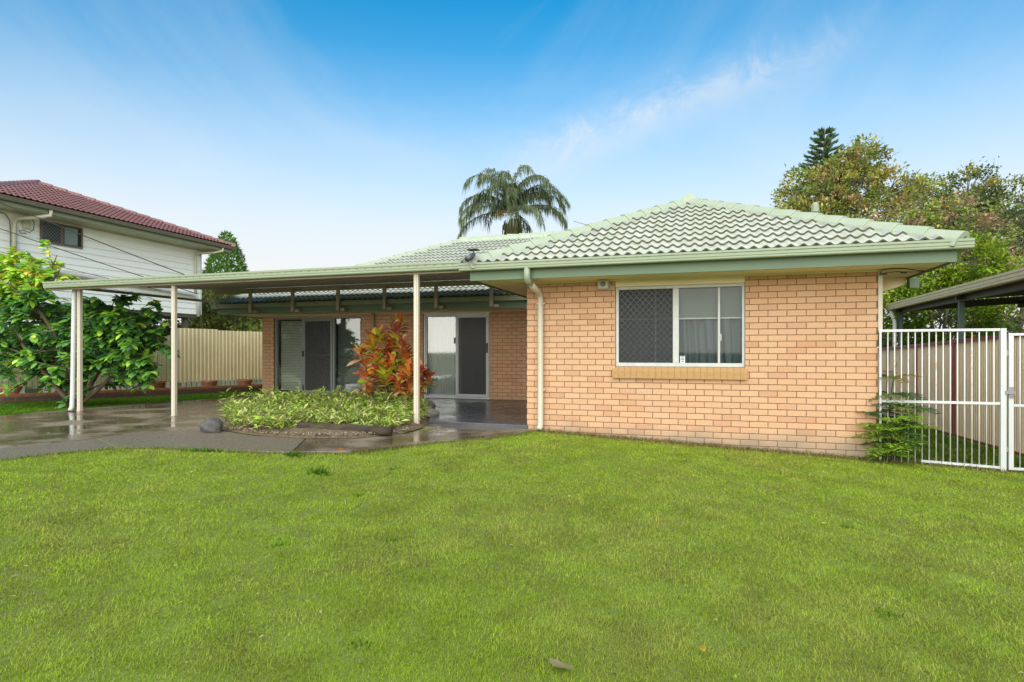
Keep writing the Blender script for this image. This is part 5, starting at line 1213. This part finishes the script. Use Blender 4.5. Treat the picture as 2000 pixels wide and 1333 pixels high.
# ---- croton
cr_t = thing('croton_shrub', 'tall croton shrub with red orange yellow and green leaves in the garden bed', 'shrub')
random.seed(61); rng = np.random.default_rng(61); b = MB(); cb = Vector((-3.42, 1.95, 0.0)); ros = []
rgt_v = Vector((math.cos(R(17.68)), math.sin(R(17.68)), 0)); fwd = Vector((-math.sin(R(17.68)), math.cos(R(17.68)), 0))
heads = []
for (u, z) in ((-0.70, 1.22), (-0.58, 0.98), (-0.50, 1.40), (-0.34, 1.12), (-0.25, 1.58), (-0.12, 1.34), (0.02, 1.72), (0.10, 1.50), (0.16, 1.30), (0.0, 1.05), (-0.16, 0.85), (-0.42, 0.72), (-0.30, 0.50), (-0.52, 0.42),
               (0.12, 0.85), (0.30, 1.02), (0.42, 0.80), (0.56, 0.88), (0.68, 0.74), (0.34, 0.56), (0.14, 0.48), (0.02, 0.62), (0.24, 0.34), (-0.04, 0.40), (0.50, 0.62), (-0.66, 0.30), (-0.14, 1.15), (0.28, 1.22), (0.08, 1.86), (-0.38, 1.50), (-0.2, 1.0), (-0.08, 0.72), (0.18, 0.66), (-0.5, 0.86), (0.36, 0.9), (-0.3, 0.9), (0.1, 1.16), (-0.44, 1.15), (0.02, 1.45), (0.22, 1.4)):
    heads.append(cb + rgt_v * (u + 0.02) + fwd * random.uniform(-0.42, 0.22) + Vector((0, 0, z - 0.10)))
for h_ in heads:
    st_ = cb + Vector((random.uniform(-.08, .08), random.uniform(-.06, .06), 0)); limb(b, st_, h_, 0.022, 0.008, 0.07, 5, 6)
b.build('stems', M['bark'], cr_t, smooth=True)
ccols = [((0.66, 0.11, 0.03), (0.75, 0.34, 0.05)), ((0.72, 0.24, 0.045), (0.78, 0.45, 0.08)), ((0.48, 0.06, 0.06), (0.68, 0.22, 0.10)), ((0.25, 0.05, 0.045), (0.52, 0.18, 0.08)), ((0.68, 0.45, 0.04), (0.75, 0.58, 0.08)),
         ((0.30, 0.44, 0.03), (0.60, 0.56, 0.05)), ((0.14, 0.26, 0.03), (0.52, 0.47, 0.06)), ((0.74, 0.34, 0.22), (0.80, 0.50, 0.28)), ((0.17, 0.07, 0.045), (0.45, 0.28, 0.09)), ((0.46, 0.48, 0.04), (0.62, 0.55, 0.06))]
CRV, CRF = leaf_mesh_geo(0.44, 0.14, 0.20, 5)
def ccol(k, v):
    a_, m_ = np.array(ccols[k][0]), np.array(ccols[k][1]); mid = np.clip(1 - np.abs(v[:, 0]) / 0.12, 0, 1)[:, None]; tip = np.clip(v[:, 1:2] - 0.6, 0, 1) * 0.4
    return np.clip((a_[None] * (1 - mid * 0.75) + m_[None] * mid * 0.75 + tip * (a_[None] * 0.2)) * 1.15, 0, 0.92)
cvv = leaf_variants('leaf', ccol, 10, geo=(CRV, CRF), seed=6)
LP, LY, LPi, LR, LL, LW, LK = [], [], [], [], [], [], []
for h_ in heads:
    hue = random.choice([[0, 1, 7, 7], [0, 2, 1, 4], [1, 4, 7, 0], [3, 2, 0, 7], [5, 9, 9, 4], [4, 9, 1, 5], [2, 0, 1, 7], [1, 1, 7, 4]]); n_ = random.randint(15, 20)
    if h_.z > 1.7: hue = [4, 5, 9, 1, 2]
    for i in range(n_):
        an = i * 2.4 + random.uniform(-.3, .3); rise = 1.15 - 1.35 * i / n_ + random.uniform(-.2, .2)
        LP.append((h_ - Vector((0, 0, 0.012 * i)))[:]); LY.append(an); LPi.append(rise); LR.append(random.gauss(0, .25)); l_ = random.uniform(0.19, 0.29); LL.append(l_); LW.append(l_ * random.uniform(0.95, 1.25)); LK.append(random.choice(hue) if random.random() > 0.38 else random.choice([0, 2, 3, 4, 5, 5, 6, 7, 8, 9]))
place_leaves(cvv, np.array(LP), np.array(LY), np.array(LPi), np.array(LR), np.array(LL), np.array(LW), LK, cr_t, 300, CRF, 'inner_leaves')

# ---- ground cover in the bed (uncountable)
rng = np.random.default_rng(71); NP = 560
x = rng.uniform(-6, -1.5, 6000); y = rng.uniform(-2, 2.8, 6000); 
sh_ = [(bc[0] + (p[0] - bc[0]) * 0.93, bc[1] + (p[1] - bc[1]) * 0.965) for p in BED]
ok = in_poly(x, y, sh_) & ~((np.hypot(x + 3.42, y - 1.95) < 0.30)) & ~((y < -1.26 + 0.12 * (x + 2.4)) & (x > -3.1) & (rng.random(6000) < 0.97)); x, y = x[ok][:NP], y[ok][:NP]
tall = 0.08 + 0.14 * np.clip((-x - 2.2) / 2.5, 0, 1) + 0.10 * rng.random(len(x)); tall *= np.where(y < -1.2, 0.75, 1.0) * (0.45 + 0.75 * (0.5 + 0.5 * np.sin(3.1 * x + 1.7 * y) * np.sin(2.3 * y - 1.9 * x + 1.0)) + np.where(rng.random(len(x)) < 0.10, 0.7, 0.0))
P, YW, PT, LL, CC = [], [], [], [], []
for i in range(len(x)):
    n_ = rng.integers(20, 34); an = rng.uniform(0, 2 * np.pi, n_); hz = rng.uniform(0.0, 1, n_) * tall[i]
    P.append(np.stack([x[i] + rng.normal(size=n_) * 0.05, y[i] + rng.normal(size=n_) * 0.05, 0.03 + hz], -1)); YW.append(an); PT.append(rng.uniform(-0.35, 0.9, n_)); LL.append(rng.uniform(0.07, 0.17, n_))
    pal = np.array([(0.44, 0.52, 0.08), (0.32, 0.46, 0.06), (0.56, 0.58, 0.19), (0.16, 0.27, 0.04), (0.45, 0.38, 0.18), (0.30, 0.42, 0.06)])[rng.integers(0, 6, n_)] * rng.uniform(0.8, 1.15); CC.append(pal * rng.uniform(0.75, 1.25, (n_, 1)))
P = np.concatenate(P); n = len(P); LLc = np.concatenate(LL)
gc = tri_cloud('ground_cover', P, np.concatenate(YW), np.concatenate(PT), rng.normal(size=n) * 0.4, LLc, LLc * rng.uniform(0.14, 0.30, n), np.concatenate(CC), 'leafmatte', None)
tag(gc, 'bright green strappy ground cover filling the garden bed', 'ground cover', kind='stuff')
# stones, log, gravel
def rock(name, label, c, s, m, seed, cat='rock'):
    bm = bmesh.new(); bmesh.ops.create_icosphere(bm, subdivisions=4, radius=1.0); rr = random.Random(seed); ph = [rr.uniform(0, 6) for _ in range(6)]
    for v in bm.verts:
        p = v.co; k = 1 + 0.10 * math.sin(2.1 * p.x + ph[0] + 1.3 * p.y) + 0.08 * math.sin(3.3 * p.y + ph[1] + p.z * 2) + 0.05 * math.sin(5.7 * p.z + ph[2] + 4 * p.x) + 0.02 * math.sin(13 * p.x + ph[3]) * math.sin(11 * p.y + ph[4])
        v.co = Vector((p.x * s[0] * k, p.y * s[1] * k, p.z * s[2] * k)); v.co.z = max(v.co.z, -s[2] * 0.6)
    me = bpy.data.meshes.new(name); bm.to_mesh(me); bm.free(); o = link(name, me, M[m], None, smooth=True); o.location = (c[0], c[1], c[2] + s[2] * 0.6); o.rotation_euler = (0, 0, rr.uniform(0, 3)); return tag(o, label, cat, 'rocks around the garden bed')
rock('boulder', 'rounded dark grey boulder at the corner of the garden bed', (-4.42, -1.78, -0.062), (0.19, 0.14, 0.13), 'rock', 3)
rock('rock', 'mossy brown rock behind the carport post at the porch edge', (-2.05, 0.85, -0.03), (0.16, 0.11, 0.10), 'rock_warm', 5)
rock('rock', 'flat brown stone under the croton shrub', (-2.55, 1.75, 0.0), (0.22, 0.12, 0.12), 'rock_warm', 6)
rock('rock', 'brown stone at the rear edge of the bed left of the croton', (-4.2, 2.15, 0.0), (0.2, 0.12, 0.13), 'rock_warm', 7)
b = MB(); pts = []; rads = []
for i in range(13):
    t_ = i / 12; pts.append((-0.72 + 1.44 * t_, 0.012 * math.sin(i * 1.1), 0.006 * math.sin(i * 2.2))); rads.append(0.066 + 0.005 * math.sin(i * 1.9))
lg = b.tube(pts, rads, 16).build('log', M['log'], None, smooth=True); lg.location = (-2.33, -1.46, 0.03); lg.rotation_euler = (0, R(1.5), R(7)); tag(lg, 'weathered timber log edging the front of the garden bed', 'log')
rng = np.random.default_rng(81); n = 1500; x = rng.uniform(-5, -1.5, 9000); y = rng.uniform(-2, -0.6, 9000); inner = [(bc[0] + (p[0] - bc[0]) * 0.80, bc[1] + (p[1] - bc[1]) * 0.80) for p in BED]
ok = in_poly(x, y, BED) & ~in_poly(x, y, inner); x, y = x[ok][:n], y[ok][:n]; n = len(x)
PB_V = np.array([(1, 0, 0), (-1, 0, 0), (0, 1, 0), (0, -1, 0), (0, 0, .7), (0, 0, -.7)]); PB_F = np.array([(0, 2, 4), (2, 1, 4), (1, 3, 4), (3, 0, 4), (2, 0, 5), (1, 2, 5), (3, 1, 5), (0, 3, 5)])
V, F = scatter(PB_V, PB_F, np.stack([x, y, np.full(n, -0.018) + rng.uniform(0, .02, n)], -1), rot_np(rng.uniform(0, 6, n), rng.normal(size=n) * .4, rng.normal(size=n) * .4), rng.uniform(0.006, 0.02, n))
gv = np_mesh('gravel', V, F, mat('gravel_bits', vcol='col', rough=0.9), None, np.repeat(np.array([(0.22, 0.17, 0.11)]) * rng.uniform(0.4, 1.5, (n, 1)), 6, axis=0)); tag(gv, 'brown gravel and leaf litter along the front of the garden bed', 'gravel', kind='stuff')
n = 160; x = rng.uniform(-9.5, -0.5, 4000); y = rng.uniform(-4, 0.5, 4000); ok = ~in_poly(x, y, BED) & ~in_poly(x, y - 0.1, LAWN_EDGE + [(8, -0.04), (8, -11)]) & (x < -0.3); x, y = x[ok][:n], y[ok][:n]; n = len(x)
lt2 = tri_cloud('path_litter', np.stack([x, y, np.full(n, -0.055)], -1), rng.uniform(0, 6.3, n), rng.normal(size=n) * .1, rng.normal(size=n) * .1, rng.uniform(0.015, 0.06, n), rng.uniform(0.008, 0.02, n), np.array([(0.30, 0.24, 0.12), (0.40, 0.36, 0.12), (0.16, 0.11, 0.06), (0.5, 0.46, 0.38)])[rng.integers(0, 4, n)], 'leafmatte', None); tag(lt2, 'scattered bits of leaf litter on the wet concrete', 'leaf litter', kind='stuff')
# chalky block on the porch behind the croton
o = thing('concrete_block', 'pale block standing on the porch behind the croton shrub', 'block'); boxo('slab_base', M['white'], o, -5.05, -4.35, 3.35, 3.6, 0.001, 0.05, bevel=.008); boxo('block', M['rock_warm'], o, -4.98, -4.72, 3.36, 3.58, 0.051, 0.24, bevel=.01); boxo('block', M['alu'], o, -4.70, -4.42, 3.36, 3.58, 0.051, 0.22, bevel=.01)

# ---- fern-leafed sapling at the brick corner
sp = thing('feathery_sapling', 'self sown sapling with feathery leaves at the brick corner through the steel fence', 'sapling'); random.seed(91); rng = np.random.default_rng(91); b = MB()
P, YW, PT, LL, CC = [], [], [], [], []
base = Vector((4.98, 0.10, gz(5, 0.1)))
def frond_f(p, d, L_, col):
    d = Vector(d).normalized(); pts = []; q = Vector(p); dd = d.copy()
    for i in range(7): pts.append(q.copy()); q = q + dd * (L_ / 6); dd = (dd + Vector((0, 0, -0.14))).normalized()
    b.tube(pts, [0.004 - 0.0004 * i for i in range(7)], 4)
    for i in range(1, 7):
        for sg in (1, -1):
            dr = (pts[i] - pts[i - 1]).normalized(); s2 = dr.cross(Vector((0, 0, 1))).normalized() * sg; pl = L_ * 0.36 * math.sin(math.pi * (0.18 + 0.75 * i / 7))
            for k in range(7):
                c = pts[i] + (s2 * 0.85 + dr * 0.5) * pl * (k / 6)
                for s3 in (1, -1):
                    P.append(c[:]); YW.append(math.atan2(s2.y, s2.x) - math.pi / 2 + s3 * 0.8); PT.append(random.gauss(-.1, .2)); LL.append(pl * 0.30 + 0.012); CC.append(np.array(col) * random.uniform(.75, 1.25))
st2 = [(Vector((4.98, 0.10, base.z)), Vector((5.06, 0.12, 1.0))), (Vector((4.96, 0.02, base.z)), Vector((4.86, -0.12, 0.35))), (Vector((5.0, 0.05, base.z)), Vector((5.15, 0.02, 0.55))), (Vector((4.95, -0.02, base.z)), Vector((4.95, -0.14, 0.20)))]
for si, (p, q) in enumerate(st2):
    pts = limb(b, p, q, 0.012, 0.005, 0.05, 6, 6); nf = (24, 14, 13, 14)[si]
    for k in range(nf):
        t_ = 0.25 + 0.75 * k / nf; s0 = pts[min(int(t_ * 6), 6)]; an = k * 2.4 + si; hz = s0.z
        col = (0.24, 0.38, 0.03) if hz < 0.45 else ((0.17, 0.25, 0.05) if random.random() < 0.6 else (0.38, 0.28, 0.06))
        if random.random() < 0.3: col = (0.07, 0.14, 0.04)
        frond_f(s0, (math.cos(an), math.sin(an) * 0.7 - 0.25, random.uniform(0.05, 0.6)), random.uniform(0.25, 0.40) * (1.0 if hz < 0.6 else 0.75), col)
n = len(P); tri_cloud('leaflets', np.array(P), np.array(YW), np.array(PT), rng.normal(size=n) * .3, np.array(LL), np.array(LL) * 0.42, np.array(CC), 'leafmatte', sp)
b.build('stems', M['bark'], sp, smooth=True)

# ================================================================== LAWN (uncountable)
rng = np.random.default_rng(101)
lawn_poly = LAWN_EDGE + [(0.13, -0.02), (WX1, -0.02), (4.83, 0.3), (4.83, 9.5), (7.17, 9.5), (7.17, -2.3), (9.5, -2.3), (9.5, -11.0)]
def vnoise(x, y, s, seed):
    r2 = np.random.default_rng(seed); G = r2.random((64, 64)); u, v = (x / s) % 63, (y / s) % 63; i, j = u.astype(int), v.astype(int); fu, fv = u - i, v - j
    fu = fu * fu * (3 - 2 * fu); fv = fv * fv * (3 - 2 * fv)
    return (G[i, j] * (1 - fu) + G[i + 1, j] * fu) * (1 - fv) + (G[i, j + 1] * (1 - fu) + G[i + 1, j + 1] * fu) * fv
def grass(name, label, poly, box, dens, hmin, hmax, pal, cap):
    x0_, x1_, y0_, y1_ = box; N_ = int((x1_ - x0_) * (y1_ - y0_) * dens); x = rng.uniform(x0_, x1_, N_); y = rng.uniform(y0_, y1_, N_)
    r = np.hypot(x - CAM.x, y - CAM.y)
    dxx = x - CAM.x; dyy = y - CAM.y; s_ = math.sin(R(17.68)); c2 = math.cos(R(17.68)); Zc = -dxx * s_ + dyy * c2; Xc = dxx * c2 + dyy * s_
    keep = (Zc > 1.6) & (np.abs(Xc) < Zc * 1.0 + 0.8) & (rng.random(N_) < np.clip((2.6 / r) ** 1.5, 0.05, 1)); x, y, r = x[keep], y[keep], r[keep]
    k2 = in_poly(x, y, poly); x, y, r = x[k2][:cap], y[k2][:cap], r[k2][:cap]; n = len(x)
    big = vnoise(x + 40, y + 40, 0.9, 1) * 0.45 + vnoise(x + 40, y + 40, 0.33, 2) * 0.3 + vnoise(x + 40, y + 40, 0.17, 4) * 0.25; fine = vnoise(x + 40, y + 40, 0.11, 3)
    w = (0.0014 + 0.0006 * np.clip(r - 2.5, 0, 8)) * rng.uniform(0.7, 1.4, n); h = rng.uniform(hmin, hmax, n) * np.where(rng.random(n) < 0.02, 1.7, 1.0) * (0.7 + 0.6 * fine) * (0.85 + 0.5 * big)
    an = rng.uniform(0, 2 * np.pi, n); lean = rng.uniform(0.6, 1.52, n); ox, oy = np.cos(an), np.sin(an); z = g_height(x, y) + swell(x, y) - 0.003
    px_, py_ = -oy, ox; lx, lz = h * np.sin(lean), h * np.cos(lean)
    B0 = np.stack([x - px_ * w, y - py_ * w, z], -1); B1 = np.stack([x + px_ * w, y + py_ * w, z], -1); Tp = np.stack([x + ox * lx, y + oy * lx, z + np.maximum(lz, 0.006)], -1)
    dry = np.clip((big - 0.48) * 2.8 + (fine - 0.5) * 0.8 + rng.normal(size=n) * 0.16, 0, 1)[:, None] * 0.6; pal = np.array(pal); c = pal[rng.integers(0, len(pal) - 1, n)] * (1 - dry) + pal[-1] * dry; c *= rng.uniform(0.7, 1.3, (n, 1)) * (0.82 + 0.36 * vnoise(x + 40, y + 40, 0.22, 9))[:, None]
    V = np.stack([B0, B1, Tp], 1).reshape(-1, 3); F = np.arange(3 * n).reshape(-1, 3)
    cols = np.repeat(c, 3, axis=0); return tag(np_mesh(name, V, F, M['grass'], None, cols), label, 'grass', kind='stuff')
PALG = [(0.275, 0.39, 0.024), (0.305, 0.41, 0.03), (0.235, 0.345, 0.02), (0.35, 0.43, 0.05), (0.38, 0.345, 0.09)]
grass('lawn_grass', 'short green front lawn with dry brownish patches', lawn_poly, (-6.5, 9.5, -8.4, 9.5), 66000, 0.012, 0.032, PALG, 1300000)
PALL = [(0.085, 0.20, 0.012), (0.11, 0.235, 0.015), (0.07, 0.165, 0.012), (0.13, 0.25, 0.02), (0.13, 0.2, 0.02)]
grass('strip_grass', 'bright green grass strip between the driveway and the brick garden edging', [(-10.06, -3.5), (-10.06, 0.3), (-9.62, 2.43), (-8.97, 4.45), (-9.0, 6.5), (-10.4, 6.2), (-14.3, -2.0), (-14.8, -3.5)], (-15, -8.9, -3.5, 6.6), 60000, 0.03, 0.055, PALL, 200000)
# longer dry thatch along the foot of the brick wall and lawn edge
def tufts(name, label, pts, pal, hmin, hmax, cat='grass', per=16, spread=0.05, width=0.0035):
    pts = np.array(pts); n0 = len(pts); P = np.repeat(pts, per, axis=0); n = len(P); P[:, :2] += rng.normal(size=(n, 2)) * spread; P[:, 2] = g_height(P[:, 0], P[:, 1]) - 0.004
    pal = np.array(pal); c = pal[rng.integers(0, len(pal), n)] * rng.uniform(.7, 1.25, (n, 1)); h = rng.uniform(hmin, hmax, n)
    yaw = rng.uniform(0, 2 * np.pi, n); base = (np.array([(-.5, 0, 0), (.5, 0, 0), (.42, .55, 0.05), (-.42, .55, .05), (0, 1, -.12)]), np.array([(0, 1, 2), (0, 2, 3), (3, 2, 4)]))
    o = tri_cloud(name, P, yaw, rng.uniform(0.35, 1.3, n), rng.normal(size=n) * .3, h, np.full(n, width * 2), c, 'grass', None, base); return tag(o, label, cat, kind='stuff')
wp = [(x_, -0.03 - abs(random.gauss(0, .06)), 0) for x_ in np.arange(0.3, 4.85, 0.03)] + [(x_, random.gauss(-.03, .06), 0) for x_ in np.arange(4.8, 6.3, 0.06)]
tufts('dry_thatch', 'dry brown clippings and grass along the foot of the brick wall', wp, [(0.30, 0.20, 0.10), (0.22, 0.15, 0.075), (0.20, 0.24, 0.04), (0.36, 0.27, 0.14)], 0.03, 0.10, per=30, spread=0.06)
ep = []
for (p, q) in zip(LAWN_EDGE[3:-1], LAWN_EDGE[4:]):
    for t_ in np.arange(0, 1, 0.03 / max(math.dist(p, q), 0.03)): ep.append((p[0] + (q[0] - p[0]) * t_ + 0.03, p[1] + (q[1] - p[1]) * t_ - 0.03, 0))
tufts('edge_grass', 'longer pale grass fringe where the lawn meets the wet concrete', ep, [(0.17, 0.24, 0.03), (0.22, 0.25, 0.06), (0.13, 0.2, 0.02), (0.26, 0.22, 0.09)], 0.03, 0.08, per=10, spread=0.035)
wp2 = [(-1.18 + random.gauss(0, .06), -3.67 + random.gauss(0, .05), 0) for _ in range(10)] + [(-2.0 + random.gauss(0, .05), -3.0 + random.gauss(0, .03), 0) for _ in range(8)] + [(-3.2 + random.gauss(0, .1), -3.15 + random.gauss(0, .03), 0) for _ in range(8)]
tufts('weed_clump', 'darker green broadleaf weeds growing in the lawn near the concrete', wp2, [(0.07, 0.16, 0.015), (0.10, 0.20, 0.02)], 0.05, 0.11, per=9, spread=0.03, width=0.007)
wp3 = []
for _ in range(16):
    cx3, cy3 = random.uniform(-3.5, 6.0), random.uniform(-7.0, -1.6)
    if not bool(in_poly(np.array([cx3]), np.array([cy3 - 0.15]), lawn_poly)[0]): continue
    wp3 += [(cx3 + random.gauss(0, .03), cy3 + random.gauss(0, .03), 0) for _ in range(random.randint(2, 5))]
tufts('lawn_weeds', 'scattered small broadleaf weed tufts across the front lawn', wp3, [(0.14, 0.27, 0.02), (0.20, 0.33, 0.03), (0.11, 0.21, 0.02)], 0.025, 0.06, per=8, spread=0.02, width=0.005)
nl = 900; lx, ly2 = rng.uniform(-4.5, 7.0, nl), rng.uniform(-7.5, -0.3, nl); ok = in_poly(lx, ly2, lawn_poly); lx, ly2 = lx[ok], ly2[ok]; nl = len(lx)
lp = np.stack([lx, ly2, g_height(lx, ly2) + 0.018], -1); lcol = np.array([(0.42, 0.34, 0.17), (0.30, 0.22, 0.11), (0.34, 0.28, 0.15), (0.22, 0.16, 0.08), (0.5, 0.42, 0.12)])[rng.integers(0, 5, nl)]
lt = tri_cloud('lawn_litter', lp, rng.uniform(0, 6.3, nl), rng.normal(size=nl) * .25, rng.normal(size=nl) * .3, rng.uniform(0.012, 0.05, nl), rng.uniform(0.006, 0.016, nl), lcol, 'leafmatte', None); tag(lt, 'small dry leaf bits and petals scattered over the lawn', 'leaf litter', kind='stuff')
gp = [(random.uniform(5.0, 7.0), random.uniform(0.3, 7.5), 0) for _ in range(650)]
tufts('side_grass', 'longer green grass in the side passage behind the steel fence', gp, [(0.07, 0.135, 0.012), (0.095, 0.17, 0.015), (0.13, 0.19, 0.03)], 0.05, 0.16, per=26, spread=0.08, width=0.0045)
# fallen leaves
def fallen(label, x, y, yaw, L_, W_, col, seed, z=None):
    v = CRV.copy(); r3 = random.Random(seed); v[:, 2] = [0.10 * math.sin(4 * p[1] + seed) + 0.5 * abs(p[0]) * r3.uniform(.4, 1) for p in v]; v *= np.array([W_ / 0.44, L_, L_ * .7])
    o = np_mesh('fallen_leaf', v, CRF, M['grass'], None, np.array(col)[None].repeat(len(v), 0) * np.random.default_rng(seed).uniform(.8, 1.15, (len(v), 1)), smooth=True)
    o.location = (x, y, (gz(x, y) + 0.03) if z is None else z); o.rotation_euler = (R(4), R(-6), yaw); return tag(o, label, 'leaf', 'fallen leaves on the lawn')
fallen('large curled pale brown dead leaf lying alone on the open lawn', 1.93, -6.27, R(-125), 0.16, 0.065, (0.38, 0.31, 0.16), 3)
fallen('orange fallen leaf on the lawn edge beside the concrete path', -1.58, -2.62, R(60), 0.13, 0.08, (0.45, 0.14, 0.03), 5)
fallen('small yellow fallen leaf on the lawn near the dead brown leaf', 2.6, -5.95, R(20), 0.06, 0.035, (0.42, 0.30, 0.04), 6)
